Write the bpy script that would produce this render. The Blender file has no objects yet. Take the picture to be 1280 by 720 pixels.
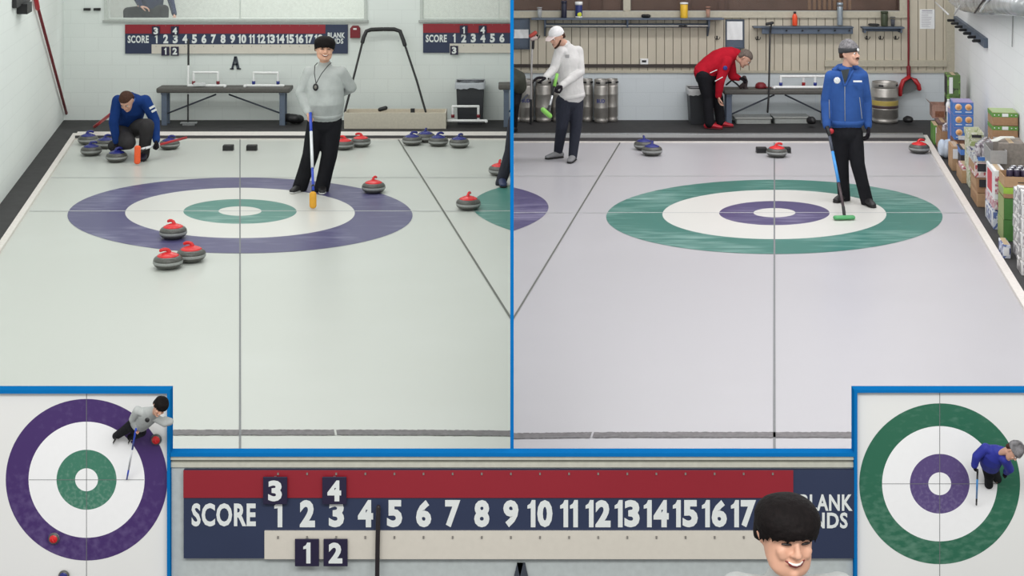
import bpy, bmesh, math, random
from mathutils import Vector, Matrix
random.seed(7)
PI = math.pi
S = bpy.context.scene
C = S.collection

# ------------------------------------------------------------ camera, world, lights, exposure
F = 1850.0          # focal length in pixels of the 1280 px wide frame
H = 3.45            # camera height above the ice
cam = bpy.data.cameras.new('camera'); camo = bpy.data.objects.new('camera', cam); C.objects.link(camo)
camo.location = (0, 0, H); camo.rotation_euler = (PI/2, 0, 0)
cam.sensor_width = 36; cam.lens = F/1280*36; cam.shift_y = -500/1280; cam.clip_end = 200
S.camera = camo
S.view_settings.view_transform = 'Standard'; S.view_settings.look = 'None'
S.view_settings.gamma = 1; S.view_settings.use_curve_mapping = False
S.view_settings.exposure = 0.0
w = bpy.data.worlds.new('world'); S.world = w; w.use_nodes = True
bg = w.node_tree.nodes['Background']; bg.inputs[0].default_value = (1.0, 1.0, .985, 1); bg.inputs[1].default_value = 0.66

def area(name, x, y, z, sx, sy, power, col=(1, 1, 1)):
    l = bpy.data.lights.new(name, 'AREA'); l.shape = 'RECTANGLE'; l.size = sx; l.size_y = sy; l.energy = power; l.color = col
    o = bpy.data.objects.new(name, l); o.location = (x, y, z); C.objects.link(o); return o
for ly in (11.0, 15.0, 19.0):
    area('hall_lamp_light', -3.0, ly, 4.3, 4.6, .5, 70, (.97, 1, .97))
    area('hall_lamp_light', 3.2, ly, 4.3, 4.6, .5, 105, (1, .98, 1))
area('gallery_fill_light', -3.2, 22.9, 3.3, 5, .5, 60)  # added fill, no fixture: brightens the gallery behind the left panes
fl = area("front_fill_light", 0, 2.0, 4.9, 7.0, 1.4, 330, (1, 1, .99)); fl.rotation_euler = (math.radians(62), 0, 0)  # added unseen fill, tilted forward to brighten the walls

# ------------------------------------------------------------ pixel <-> place measuring
def P(px, py, Y): return Vector(((px-640)*Y/F, Y, H-(py+140)*Y/F))
def G(px, py):
    Y = F*H/(py+140); return Vector(((px-640)*Y/F, Y, 0))
KL, KR = -340/F, 328/F          # plan direction of the sheets of the two rooms
def L(u, Y, z=0): return Vector((u+KL*Y, Y, z))
def R(u, Y, z=0): return Vector((u+KR*Y, Y, z))

# ------------------------------------------------------------ materials
def lin(c): return tuple(((v/255)/12.92 if v/255 <= .04045 else ((v/255+.055)/1.055)**2.4) for v in c)
MATS = {}
def mat(name, rgb, rough=.6, metal=0, var=.06, scale=30, bump=0, alpha=1, spec=.5, trans=0):
    if name in MATS: return MATS[name]
    m = bpy.data.materials.new(name); m.use_nodes = True; nt = m.node_tree; b = nt.nodes['Principled BSDF']
    c = lin(rgb)
    tc = nt.nodes.new('ShaderNodeTexCoord'); n = nt.nodes.new('ShaderNodeTexNoise'); n.inputs['Scale'].default_value = scale; n.inputs['Detail'].default_value = 4
    nt.links.new(tc.outputs['Object'], n.inputs['Vector'])
    r = nt.nodes.new('ShaderNodeValToRGB'); nt.links.new(n.outputs['Fac'], r.inputs[0])
    r.color_ramp.elements[0].position = .3; r.color_ramp.elements[1].position = .7
    r.color_ramp.elements[0].color = (*[max(0, v*(1-var)) for v in c], 1); r.color_ramp.elements[1].color = (*[min(1, v*(1+var)) for v in c], 1)
    nt.links.new(r.outputs[0], b.inputs['Base Color'])
    b.inputs['Roughness'].default_value = rough; b.inputs['Metallic'].default_value = metal; b.inputs['Specular IOR Level'].default_value = spec
    if bump:
        bp = nt.nodes.new('ShaderNodeBump'); bp.inputs['Strength'].default_value = bump; bp.inputs['Distance'].default_value = .02
        nt.links.new(n.outputs['Fac'], bp.inputs['Height']); nt.links.new(bp.outputs[0], b.inputs['Normal'])
    if trans: b.inputs['Transmission Weight'].default_value = trans; b.inputs['IOR'].default_value = 1.3
    if alpha < 1: b.inputs['Alpha'].default_value = alpha
    MATS[name] = m; return m

def scuffed(name, rgb, pale, amt=.62, sx=3, sy=14, rough=.35):
    """painted ice with pale scuff streaks"""
    if name in MATS: return MATS[name]
    m = bpy.data.materials.new(name); m.use_nodes = True; nt = m.node_tree; b = nt.nodes['Principled BSDF']
    tc = nt.nodes.new('ShaderNodeTexCoord')
    def nz(scl, vec, det=5):
        mp = nt.nodes.new('ShaderNodeMapping'); mp.inputs['Scale'].default_value = vec; nt.links.new(tc.outputs['Object'], mp.inputs[0])
        n = nt.nodes.new('ShaderNodeTexNoise'); n.inputs['Scale'].default_value = scl; n.inputs['Detail'].default_value = det
        nt.links.new(mp.outputs[0], n.inputs['Vector']); return n
    a = nz(1, (sx, sy, sy)); c = nz(1, (.9, .9, .9), 2)
    mu = nt.nodes.new('ShaderNodeMath'); mu.operation = 'MULTIPLY'; nt.links.new(a.outputs['Fac'], mu.inputs[0]); nt.links.new(c.outputs['Fac'], mu.inputs[1])
    r = nt.nodes.new('ShaderNodeValToRGB'); nt.links.new(mu.outputs[0], r.inputs[0])
    r.color_ramp.elements[0].position = .24; r.color_ramp.elements[1].position = amt
    r.color_ramp.elements[0].color = (*lin(rgb), 1); r.color_ramp.elements[1].color = (*lin(pale), 1)
    nt.links.new(r.outputs[0], b.inputs['Base Color']); b.inputs['Roughness'].default_value = rough; b.inputs['Specular IOR Level'].default_value = .35
    MATS[name] = m; return m

def block_mat(name, rgb, axis='X', mortar=.94):
    """painted concrete blocks"""
    if name in MATS: return MATS[name]
    m = bpy.data.materials.new(name); m.use_nodes = True; nt = m.node_tree; b = nt.nodes['Principled BSDF']
    g = nt.nodes.new('ShaderNodeNewGeometry'); sp = nt.nodes.new('ShaderNodeSeparateXYZ'); cb = nt.nodes.new('ShaderNodeCombineXYZ')
    nt.links.new(g.outputs['Position'], sp.inputs[0]); nt.links.new(sp.outputs[axis], cb.inputs[0]); nt.links.new(sp.outputs['Z'], cb.inputs[1])
    br = nt.nodes.new('ShaderNodeTexBrick'); nt.links.new(cb.outputs[0], br.inputs['Vector'])
    c = lin(rgb)
    br.inputs['Color1'].default_value = (*c, 1); br.inputs['Color2'].default_value = (*[v*.985 for v in c], 1); br.inputs['Mortar'].default_value = (*[v*mortar for v in c], 1)
    br.inputs['Scale'].default_value = 1; br.inputs['Mortar Size'].default_value = .006; br.inputs['Brick Width'].default_value = .41; br.inputs['Row Height'].default_value = .205
    nt.links.new(br.outputs['Color'], b.inputs['Base Color']); b.inputs['Roughness'].default_value = .55; b.inputs['Specular IOR Level'].default_value = .3
    n = nt.nodes.new('ShaderNodeTexNoise'); n.inputs['Scale'].default_value = 60; nt.links.new(g.outputs['Position'], n.inputs['Vector'])
    bp = nt.nodes.new('ShaderNodeBump'); bp.inputs['Strength'].default_value = .15; bp.inputs['Distance'].default_value = .01
    nt.links.new(n.outputs['Fac'], bp.inputs['Height']); nt.links.new(bp.outputs[0], b.inputs['Normal'])
    MATS[name] = m; return m

def glow(name, rgb, s):
    m = bpy.data.materials.new(name); m.use_nodes = True; b = m.node_tree.nodes['Principled BSDF']
    b.inputs['Emission Color'].default_value = (*lin(rgb), 1); b.inputs['Emission Strength'].default_value = s; return m

# ------------------------------------------------------------ mesh helpers
def wloc(o):
    v = Vector((0, 0, 0))
    while o: v += o.location; o = o.parent
    return v
def BM(): return bmesh.new()
def bx(bm, x0, x1, y0, y1, z0, z1, mi=0, M=None):
    vs = [bm.verts.new(Vector(p) if M is None else M @ Vector(p)) for p in ((x0,y0,z0),(x1,y0,z0),(x1,y1,z0),(x0,y1,z0),(x0,y0,z1),(x1,y0,z1),(x1,y1,z1),(x0,y1,z1))]
    for f in ((0,3,2,1),(4,5,6,7),(0,1,5,4),(1,2,6,5),(2,3,7,6),(3,0,4,7)):
        bm.faces.new([vs[i] for i in f]).material_index = mi
    return vs
def prism(bm, poly, z0, z1, mi=0):
    """poly: list of (x,y) counter-clockwise"""
    a = [bm.verts.new((p[0], p[1], z0)) for p in poly]; b = [bm.verts.new((p[0], p[1], z1)) for p in poly]
    n = len(poly)
    bm.faces.new(a[::-1]).material_index = mi; bm.faces.new(b).material_index = mi
    for i in range(n): bm.faces.new((a[i], a[(i+1) % n], b[(i+1) % n], b[i])).material_index = mi
def lathe(bm, prof, cx=0, cy=0, cz=0, n=28, M=None, mi=0, smooth=True):
    rings = []
    for r, z in prof:
        if r < 1e-5: rings.append([bm.verts.new((cx, cy, cz+z) if M is None else M @ Vector((cx, cy, cz+z)))])
        else: rings.append([bm.verts.new(Vector((cx+r*math.cos(2*PI*i/n), cy+r*math.sin(2*PI*i/n), cz+z)) if M is None else M @ Vector((cx+r*math.cos(2*PI*i/n), cy+r*math.sin(2*PI*i/n), cz+z))) for i in range(n)])
    for a, b in zip(rings, rings[1:]):
        for i in range(n):
            j = (i+1) % n
            q = [a[i % len(a)], a[j % len(a)], b[j % len(b)], b[i % len(b)]]
            q2 = []
            for v in q:
                if v not in q2: q2.append(v)
            if len(q2) > 2:
                try: f = bm.faces.new(q2); f.smooth = smooth; f.material_index = mi
                except ValueError: pass
    for rr, fl in ((rings[0], True), (rings[-1], False)):
        if len(rr) > 1: f = bm.faces.new(rr[::-1] if fl else rr); f.material_index = mi
def sweep(bm, pts, rad, side=None, n=14, dome=True, mi=0):
    """closed tube through pts; radius per point is a number or (a, b) with a along `side`"""
    pts = [Vector(p) for p in pts]; m = len(pts)
    if not isinstance(rad, (list, tuple)) or (isinstance(rad, tuple)): rad = [rad]*m
    rad = [(r, r) if not isinstance(r, (tuple, list)) else r for r in rad]
    tans = []
    for i in range(m):
        t = (pts[min(i+1, m-1)]-pts[max(i-1, 0)]); t.normalize(); tans.append(t)
    ref = Vector(side) if side is not None else (Vector((1, 0, 0)) if abs(tans[0].x) < .8 else Vector((0, 1, 0)))
    rows = []
    def ring(c, t, a, b, ref):
        s = ref-t*ref.dot(t); s.normalize(); u = t.cross(s)
        rows.append([bm.verts.new(c+s*(a*math.cos(2*PI*k/n))+u*(b*math.sin(2*PI*k/n))) for k in range(n)]); return s
    def end(i, sg):
        r = min(rad[i]); out = []
        for ph in ((72, 48, 24) if sg < 0 else (24, 48, 72)):
            ph = math.radians(ph); out.append((pts[i]+tans[i]*(sg*r*math.sin(ph)), tans[i], rad[i][0]*math.cos(ph), rad[i][1]*math.cos(ph)))
        return out
    if dome:
        for q in end(0, -1): ring(*q, ref)
    for i in range(m):
        s = ring(pts[i], tans[i], rad[i][0], rad[i][1], ref)
        if side is None: ref = s
    if dome:
        for q in end(m-1, 1): ring(*q, ref)
    for a, b in zip(rows, rows[1:]):
        for k in range(n):
            f = bm.faces.new((a[k], a[(k+1) % n], b[(k+1) % n], b[k])); f.smooth = True; f.material_index = mi
    bm.faces.new(rows[0][::-1]).material_index = mi; bm.faces.new(rows[-1]).material_index = mi
def ell(bm, c, r, M=None, n=16, m=10, mi=0):
    """ellipsoid"""
    c = Vector(c); rows = []
    for j in range(1, m):
        ph = PI*j/m-PI/2
        row = []
        for i in range(n):
            v = Vector((r[0]*math.cos(ph)*math.cos(2*PI*i/n), r[1]*math.cos(ph)*math.sin(2*PI*i/n), r[2]*math.sin(ph)))
            if M is not None: v = M @ v
            row.append(bm.verts.new(c+v))
        rows.append(row)
    for a, b in zip(rows, rows[1:]):
        for i in range(n): f = bm.faces.new((a[i], a[(i+1) % n], b[(i+1) % n], b[i])); f.smooth = True; f.material_index = mi
    for rr, sg in ((rows[0], -1), (rows[-1], 1)):
        v = Vector((0, 0, sg*r[2]));  v = M @ v if M is not None else v
        p = bm.verts.new(c+v)
        for i in range(n):
            f = bm.faces.new((rr[(i+1) % n], rr[i], p) if sg < 0 else (rr[i], rr[(i+1) % n], p)); f.smooth = True; f.material_index = mi
def clipx(bm, x, keep_less=True):
    bmesh.ops.bisect_plane(bm, geom=bm.verts[:]+bm.edges[:]+bm.faces[:], plane_co=(x, 0, 0), plane_no=(1, 0, 0), clear_outer=keep_less, clear_inner=not keep_less)
    bmesh.ops.holes_fill(bm, edges=[e for e in bm.edges if e.is_boundary], sides=0)

def finish(name, me, mats, parent, bevel=0, smooth=False):
    for m in (mats if isinstance(mats, (list, tuple)) else [mats]): me.materials.append(m)
    if parent is None:
        xs = [v.co for v in me.vertices]
        o0 = Vector(((min(v.x for v in xs)+max(v.x for v in xs))/2, (min(v.y for v in xs)+max(v.y for v in xs))/2, min(v.z for v in xs)))
    else: o0 = wloc(parent)
    me.transform(Matrix.Translation(-o0))
    if smooth:
        for p in me.polygons: p.use_smooth = True
    o = bpy.data.objects.new(name, me); C.objects.link(o)
    if parent is None: o.location = o0
    else: o.parent = parent
    if bevel:
        b = o.modifiers.new('bevel', 'BEVEL'); b.width = bevel; b.segments = 2; b.limit_method = 'ANGLE'; b.angle_limit = .7
    return o
def obj(name, bm, mats, parent=None, bevel=0):
    me = bpy.data.meshes.new(name); bmesh.ops.recalc_face_normals(bm, faces=bm.faces[:]); bm.to_mesh(me); bm.free()
    return finish(name, me, mats, parent, bevel)
def remesh(name, bm, mats, parent, voxel=.006, smooth=4, clip=None):
    me = bpy.data.meshes.new('tmp'); bmesh.ops.recalc_face_normals(bm, faces=bm.faces[:]); bm.to_mesh(me); bm.free()
    t = bpy.data.objects.new('tmp', me); C.objects.link(t)
    r = t.modifiers.new('r', 'REMESH'); r.mode = 'VOXEL'; r.voxel_size = voxel
    if smooth: s = t.modifiers.new('s', 'SMOOTH'); s.iterations = smooth; s.factor = .5
    dg = bpy.context.evaluated_depsgraph_get(); m2 = bpy.data.meshes.new_from_object(t.evaluated_get(dg))
    bpy.data.objects.remove(t); bpy.data.meshes.remove(me); m2.name = name
    if clip is not None:
        b = BM(); b.from_mesh(m2); clipx(b, *clip); b.to_mesh(m2); b.free()
    return finish(name, m2, mats, parent, 0, True)
def tag(o, label, cat, group=None, kind=None):
    o['label'] = label; o['category'] = cat
    if group: o['group'] = group
    if kind: o['kind'] = kind
    return o
def thing(name, label, cat, loc=(0, 0, 0), group=None):
    o = bpy.data.objects.new(name, None); o.empty_display_size = .1; C.objects.link(o); o.location = loc
    return tag(o, label, cat, group)
def struct(name, bm, mats, parent=None, bevel=0):
    o = obj(name, bm, mats, parent, bevel)
    if parent is None: o['kind'] = 'structure'
    return o
def dup(root, loc, rotz=0, label=None, group=None):
    r = root.copy(); C.objects.link(r); r.location = loc; r.rotation_euler = (0, 0, rotz)
    if label: r['label'] = label
    if group: r['group'] = group
    for ch in list(root.children):
        c = ch.copy(); C.objects.link(c); c.parent = r
        for g in list(ch.children):
            d = g.copy(); C.objects.link(d); d.parent = c
    return r

_fc = {}
def glyphs(bm, s, x0, x1, z0, z1, y, th=.002, bold=.02, mi=0, M=None):
    """lettering standing in the XZ plane, fitted to the given box, facing -Y"""
    key = (s, bold)
    if key not in _fc:
        cu = bpy.data.curves.new('t', 'FONT'); cu.body = s; cu.size = 1; cu.offset = bold; cu.resolution_u = 3; cu.space_character = 1.08
        t = bpy.data.objects.new('t', cu); C.objects.link(t)
        dg = bpy.context.evaluated_depsgraph_get(); me = bpy.data.meshes.new_from_object(t.evaluated_get(dg))
        vs = [(v.co.x, v.co.y) for v in me.vertices]; fs = [tuple(p.vertices) for p in me.polygons]
        bpy.data.objects.remove(t); bpy.data.meshes.remove(me); _fc[key] = (vs, fs)
    vs, fs = _fc[key]
    ax, bx_ = min(v[0] for v in vs), max(v[0] for v in vs); az, bz = min(v[1] for v in vs), max(v[1] for v in vs)
    nv = []
    for v in vs:
        p = Vector((x0+(v[0]-ax)/(bx_-ax)*(x1-x0), y-th, z0+(v[1]-az)/(bz-az)*(z1-z0)))
        nv.append(bm.verts.new(M @ p if M is not None else p))
    for f in fs:
        try: bm.faces.new([nv[i] for i in f]).material_index = mi
        except ValueError: pass

def digits(bm, s, xc, z0, z1, y, k, f=1):
    ws = [(10 if ch == '1' else 19)*k*f for ch in s]; tot = sum(ws)+2.2*k*(len(s)-1); x = xc-tot/2
    for ch, wd in zip(s, ws):
        if ch == '1':
            h = z1-z0; pts = [(.42, 0), (1, 0), (1, 1), (.55, 1), (.35, .87), (0, .80), (0, .68), (.42, .70)]
            bm.faces.new([bm.verts.new((x+a*wd, y-.002, z0+b*h)) for a, b in pts])
        else: glyphs(bm, ch, x, x+wd, z0, z1, y, bold=.05)
        x += wd+2.2*k

# ------------------------------------------------------------ common materials
M_ICEL = scuffed('ice_left', (198, 201, 195), (204, 207, 202), .7, .5, 1.2, .3)
M_ICER = scuffed('ice_right', (185, 183, 187), (191, 189, 193), .7, .5, 1.2, .3)
M_WHITEICE = scuffed('white_painted_ice', (216, 215, 210), (222, 221, 217), .7, 1, 2, .3)
M_PURL = scuffed('purple_ring_left', (80, 76, 116), (150, 150, 175), .62, 3, 12)
M_TEAL = scuffed('teal_ring', (72, 130, 120), (165, 195, 190), .56, 3, 12)
M_TEALR = scuffed('teal_ring_right', (54, 116, 106), (150, 185, 178), .55, 2.5, 16)
M_PURR = scuffed('purple_ring_right', (76, 68, 112), (150, 145, 175), .55, 2.5, 16)
M_LINE = mat('line_grey', (118, 120, 122), .5)
M_FAINT = mat('line_faint', (186, 188, 188), .5)
M_HOG = mat('hog_line_paint', (104, 100, 102), .5, var=.25, scale=25)
M_WALL = block_mat('block_wall_white', (230, 236, 232), 'X')
M_WALLS = block_mat('block_wall_side', (236, 241, 237), 'Y')
M_WALLR = block_mat('block_wall_right_room', (208, 215, 218), 'X')
M_WALLRS = block_mat('block_wall_right_side', (236, 238, 238), 'Y')
M_BLACKMAT = mat('black_rubber_mat', (48, 47, 48), .75, var=.2, scale=8)
M_BLACK = mat('black_plastic', (28, 28, 30), .5)
M_DKBROWN = mat('dark_brown', (58, 50, 46), .6)
M_CURB = mat('curb_wood', (222, 216, 210), .5)
M_BLUETRIM = mat('blue_trim', (18, 112, 180), .95, var=.02, spec=0)
M_TAN = mat('tan_paint', (194, 186, 168), .6, var=.04, scale=4)
M_TANTRIM = mat('tan_trim', (182, 176, 158), .55)
M_GROOVE = mat('tan_groove', (110, 104, 90), .8)
M_GREYBLUE = mat('grey_blue_paint', (84, 96, 112), .5)
M_BENCHTOP = mat('bench_top', (88, 86, 82), .6, var=.1)
M_BENCHLEG = mat('bench_leg', (96, 108, 126), .5)
M_PVC = mat('white_pvc', (232, 233, 232), .35)
M_RED = mat('red_plastic', (176, 32, 40), .4)
M_DKRED = mat('dark_red', (122, 24, 36), .5)
M_BLUE = mat('blue_plastic', (36, 50, 130), .4)
M_STEEL = mat('steel', (180, 182, 184), .35, .85, var=.1)
M_KEG = mat('keg_steel', (172, 168, 162), .38, .7, var=.15, scale=9)
M_PAPER = mat('paper', (228, 230, 230), .7, var=.02)
M_DIGIT = mat('white_lettering', (226, 230, 228), .5, var=.01)
M_SRED = mat('score_red', (146, 30, 44), .5, var=.03, scale=3)
M_SNAVY = mat('score_navy', (44, 54, 82), .5, var=.05, scale=3)
M_CREAM = mat('score_cream', (214, 208, 196), .6, var=.02)
M_PLATE = mat('plate_navy', (34, 28, 58), .5)
M_CARD = mat('cardboard', (160, 124, 92), .8, var=.08)
M_GLASS = mat('window_glass', (235, 240, 240), .05, alpha=.08)

# ============================================================ THE SETTING
YB = 22.0
def bwx(px): return (px-640)*YB/F
def bwz(py): return H-(py+140)*YB/F
def sheet(name, fn, u0, u1, y0, y1, z0, z1, m, parent=None, xlim=None):
    bm = BM(); prism(bm, [tuple(fn(u0, y0)[:2]), tuple(fn(u1, y0)[:2]), tuple(fn(u1, y1)[:2]), tuple(fn(u0, y1)[:2])], z0, z1)
    if xlim: clipx(bm, *xlim)
    return struct(name, bm, m, parent)
XL, XR = (-.009, True), (.009, False)
# ice sheets
bm = BM(); prism(bm, [tuple(L(-2.263, 7.3)[:2]), (-.009, 7.3), (-.009, 20.33), tuple(L(-2.263, 20.33)[:2])], -.08, 0)
ice_l = struct('floor', bm, M_ICEL)
bm = BM(); prism(bm, [(.009, 7.3), tuple(R(2.035, 7.3)[:2]), tuple(R(2.035, 20.1)[:2]), (.009, 20.1)], -.08, 0)
ice_r = struct('floor', bm, M_ICER)
def ring(name, fn, k, uc, yc, r0, r1, z, m, parent, xlim):
    bm = BM(); n = 96; A = []; B_ = []
    for i in range(n):
        a = 2*PI*i/n
        A.append(bm.verts.new(fn(uc+r1*math.cos(a), yc+r1*math.sin(a), z)))
        if r0: B_.append(bm.verts.new(fn(uc+r0*math.cos(a), yc+r0*math.sin(a), z)))
    if r0:
        for i in range(n): bm.faces.new((A[i], A[(i+1) % n], B_[(i+1) % n], B_[i]))
    else: bm.faces.new(A)
    bmesh.ops.bisect_plane(bm, geom=bm.verts[:]+bm.edges[:]+bm.faces[:], plane_co=(xlim[0], 0, 0), plane_no=(1, 0, 0), clear_outer=xlim[1], clear_inner=not xlim[1])
    me = bpy.data.meshes.new(name); bmesh.ops.recalc_face_normals(bm, faces=bm.faces[:]); bm.to_mesh(me); bm.free()
    return finish(name, me, m, parent)
TL, TR = 15.80, 15.72
for (fn, ic, uc, yc, xl, cols, rad) in ((L, ice_l, 0, TL, XL, (M_PURL, M_TEAL), 1.83), (L, ice_l, 4.33, TL, XL, (M_TEAL, M_PURL), 1.83),
                                    (R, ice_r, 0, TR, XR, (M_TEALR, M_PURR), 1.775), (R, ice_r, -4.22, TR, XR, (M_PURR, M_TEALR), 1.8)):
    big = uc == 0
    ring('outer_ring', fn, 0, uc, yc, rad*.668, rad, .002, cols[0], ic, xl)
    if big:
        ring('white_ring', fn, 0, uc, yc, rad*.33, rad*.668, .002, M_WHITEICE, ic, xl)
        ring('inner_ring', fn, 0, uc, yc, rad*.125, rad*.33, .002, cols[1], ic, xl)
        ring('button', fn, 0, uc, yc, 0, rad*.125, .002, M_WHITEICE, ic, xl)
def line(name, fn, u0, u1, y0, y1, m, parent, xl, z=.004):
    bm = BM(); bm.faces.new([bm.verts.new(fn(u0, y0, z)), bm.verts.new(fn(u1, y0, z)), bm.verts.new(fn(u1, y1, z)), bm.verts.new(fn(u0, y1, z))])
    bmesh.ops.bisect_plane(bm, geom=bm.verts[:]+bm.edges[:]+bm.faces[:], plane_co=(xl[0], 0, 0), plane_no=(1, 0, 0), clear_outer=xl[1], clear_inner=not xl[1])
    me = bpy.data.meshes.new(name); bmesh.ops.recalc_face_normals(bm, faces=bm.faces[:]); bm.to_mesh(me); bm.free()
    return finish(name, me, m, parent)
line('centre_line', L, -.007, .007, 7.3, 20.3, M_LINE, ice_l, XL)
line('divider_line', L, 2.16, 2.18, 7.3, 20.3, mat('divider', (96, 98, 92), .5), ice_l, XL)
line('tee_line', L, -2.25, 6, TL-.012, TL+.012, M_FAINT, ice_l, XL, .003)
line('back_line', L, -2.25, 6, 17.62, 17.64, M_FAINT, ice_l, XL, .003)
line('centre_line', R, -.008, .008, 7.3, 20.05, M_LINE, ice_r, XR)
line('divider_line', R, -2.1, -2.083, 7.3, 20.05, mat('divider', (96, 98, 92), .5), ice_r, XR)
line('tee_line', R, -6, 2.03, TR-.01, TR+.01, M_FAINT, ice_r, XR, .003)
line('back_line', R, -6, 2.03, 17.72, 17.74, M_FAINT, ice_r, XR, .003)
# hog lines with ragged edges and a slight drift, as worn into the ice
def hog(fn, y_at, parent, xl, u0, u1, gap):
    bm = BM(); rng = random.Random(3); N = 400; rows = []
    for i in range(N+1):
        u = u0+(u1-u0)*i/N; yc = y_at(u)
        rows.append((bm.verts.new(fn(u, yc-.045+rng.uniform(-.006, .004), .004)), bm.verts.new(fn(u, yc+.045+rng.uniform(-.004, .008), .004))))
    for i, (a, b) in enumerate(zip(rows, rows[1:])):
        if any(abs((u0+(u1-u0)*i/N)-g) < .007 for g in gap): continue
        bm.faces.new((a[0], b[0], b[1], a[1]))
    bmesh.ops.bisect_plane(bm, geom=bm.verts[:]+bm.edges[:]+bm.faces[:], plane_co=(xl[0], 0, 0), plane_no=(1, 0, 0), clear_outer=xl[1], clear_inner=not xl[1])
    me = bpy.data.meshes.new('hog_line'); bm.to_mesh(me); bm.free(); finish('hog_line', me, M_HOG, parent)
hog(L, lambda u: 9.37-.02*(u > 1)*(u-1), ice_l, XL, -2.25, 3, [0, .6])
hog(R, lambda u: 9.33-.03*max(0, -u-.8)**2, ice_r, XR, -3, 2.02, [-1.15])

# kerbs, rear bumpers, black walkways
def kerb(name, fn, u0, u1, y0, y1, z1, m, xl=None): return sheet(name, fn, u0, u1, y0, y1, -.08, z1, m, None, xl)
kerb('trim_1', L, -2.33, -2.263, 7.3, 20.66, .03, M_CURB)
kerb('trim_2', R, 2.035, 2.115, 7.3, 20.5, .03, M_CURB)
M_METALRAIL = mat('rail_grey', (150, 150, 150), .4)
M_FOAM = mat('bumper_foam', (70, 68, 70), .8)
bm = BM(); prism(bm, [tuple(L(-2.263, 20.33)[:2]), (-.009, 20.33), (-.009, 20.66), tuple(L(-2.263, 20.66)[:2])], -.08, .05)
b1 = struct('trim_3', bm, M_CURB)
bm = BM(); prism(bm, [tuple(L(-2.263, 20.30)[:2]), (-.009, 20.30), (-.009, 20.34), tuple(L(-2.263, 20.34)[:2])], .018, .05); obj('foam_strip', bm, M_FOAM, b1)
bm = BM(); prism(bm, [tuple(L(-2.263, 20.28)[:2]), (-.009, 20.28), (-.009, 20.33), tuple(L(-2.263, 20.33)[:2])], 0, .016); obj('front_batten', bm, M_CURB, b1)
bm = BM(); prism(bm, [(.009, 20.15), tuple(R(2.05, 20.15)[:2]), tuple(R(2.05, 20.48)[:2]), (.009, 20.48)], -.08, .05)
b2 = struct('trim_4', bm, M_METALRAIL)
bm = BM(); prism(bm, [(.009, 20.1), tuple(R(2.05, 20.1)[:2]), tuple(R(2.05, 20.16)[:2]), (.009, 20.16)], .012, .05); obj('foam_strip', bm, M_FOAM, b2)
bm = BM(); prism(bm, [(.009, 20.42), tuple(R(2.05, 20.42)[:2]), tuple(R(2.05, 20.48)[:2]), (.009, 20.48)], .05, .062); obj('metal_rail', bm, M_STEEL, b2)
bm = BM(); prism(bm, [(.009, 20.04), tuple(R(2.05, 20.04)[:2]), tuple(R(2.05, 20.1)[:2]), (.009, 20.1)], 0, .012); obj('front_batten', bm, M_CURB, b2)
sheet('floor', L, -2.62, -2.33, 7.3, 20.66, -.08, .0, M_BLACKMAT)
bm = BM(); prism(bm, [tuple(L(-2.62, 20.66)[:2]), (-.009, 20.66), (-.009, YB), tuple(L(-2.62, YB)[:2])], -.08, 0); struct('floor', bm, M_BLACKMAT)
sheet('floor', R, 2.115, 2.676, 7.3, 20.48, -.08, 0, M_BLACKMAT)
bm = BM(); prism(bm, [(.009, 20.48), tuple(R(2.676, 20.48)[:2]), tuple(R(2.676, YB)[:2]), (.009, YB)], -.08, 0); struct('floor', bm, M_BLACKMAT)

# side walls
sheet('wall_left', L, -2.77, -2.62, 7.3, YB+.2, -.08, 3.5, M_WALLS)
sheet('wall_right', R, 2.676, 2.83, 7.3, YB+.2, -.08, 3.5, M_WALLRS)
# partition between the two halls, with its blue end cap
bm = BM(); bx(bm, -.0075, .0075, 7.32, YB, -.08, 3.5); struct('wall_middle', bm, mat('partition_paint', (200, 205, 204), .6))
bm = BM(); bx(bm, -.0085, .0085, 7.26, 7.32, .70, 3.5); struct('trim_5', bm, M_BLUETRIM)

# back wall of the left hall with its two gallery windows
xl0 = L(-2.62, YB).x
z_s, z_t = bwz(26), 2.6
bm = BM()
bx(bm, xl0-.2, -.009, YB, YB+.2, -.08, z_s); bx(bm, xl0-.2, -.009, YB, YB+.2, z_t, 3.5)
bx(bm, xl0-.2, bwx(131), YB, YB+.2, z_s, z_t); bx(bm, bwx(459), bwx(525), YB, YB+.2, z_s, z_t)
struct('wall_back_left', bm, M_WALL)
M_WFRAME = mat('window_frame_white', (196, 202, 196), .5)
def window(name, x0, x1, z0, z1, fr, th, mull, mframe, y=YB, mglass=M_GLASS):
    bm = BM()
    bx(bm, x0, x1, y-.03, y+.12, z0, z0+fr); bx(bm, x0, x1, y-.03, y+.12, z1-fr, z1)
    bx(bm, x0, x0+th, y-.03, y+.12, z0+fr, z1-fr); bx(bm, x1-th, x1, y-.03, y+.12, z0+fr, z1-fr)
    for mx in mull: bx(bm, mx-.008, mx+.008, y+.03, y+.05, z0+fr, z1-fr)
    o = struct(name, bm, mframe)
    bm = BM(); bx(bm, x0+th, x1-th, y+.035, y+.042, z0+fr, z1-fr); obj('pane', bm, mglass, o)
    bm = BM(); bx(bm, x0-.02, x1+.02 if x1 < -.05 or x1 > .05 else x1, y-.05, y, z0-.02, z0+.01); obj('sill', bm, mat('sill_grey', (168, 172, 168), .5), o)
    return o
window('window_1', bwx(131), bwx(459), z_s, z_t, .035, .045, [bwx(299.5)], M_WFRAME)
window('window_2', bwx(525), -.009, z_s, z_t, .035, .045, [bwx(623.5)], M_WFRAME)
M_GAL = mat('gallery_wall_pale', (222, 228, 220), .8)
bm = BM(); bx(bm, xl0-.2, -.009, 23.6, 23.7, 1.2, 3.5); struct('wall_gallery_left', bm, M_GAL)
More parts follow.
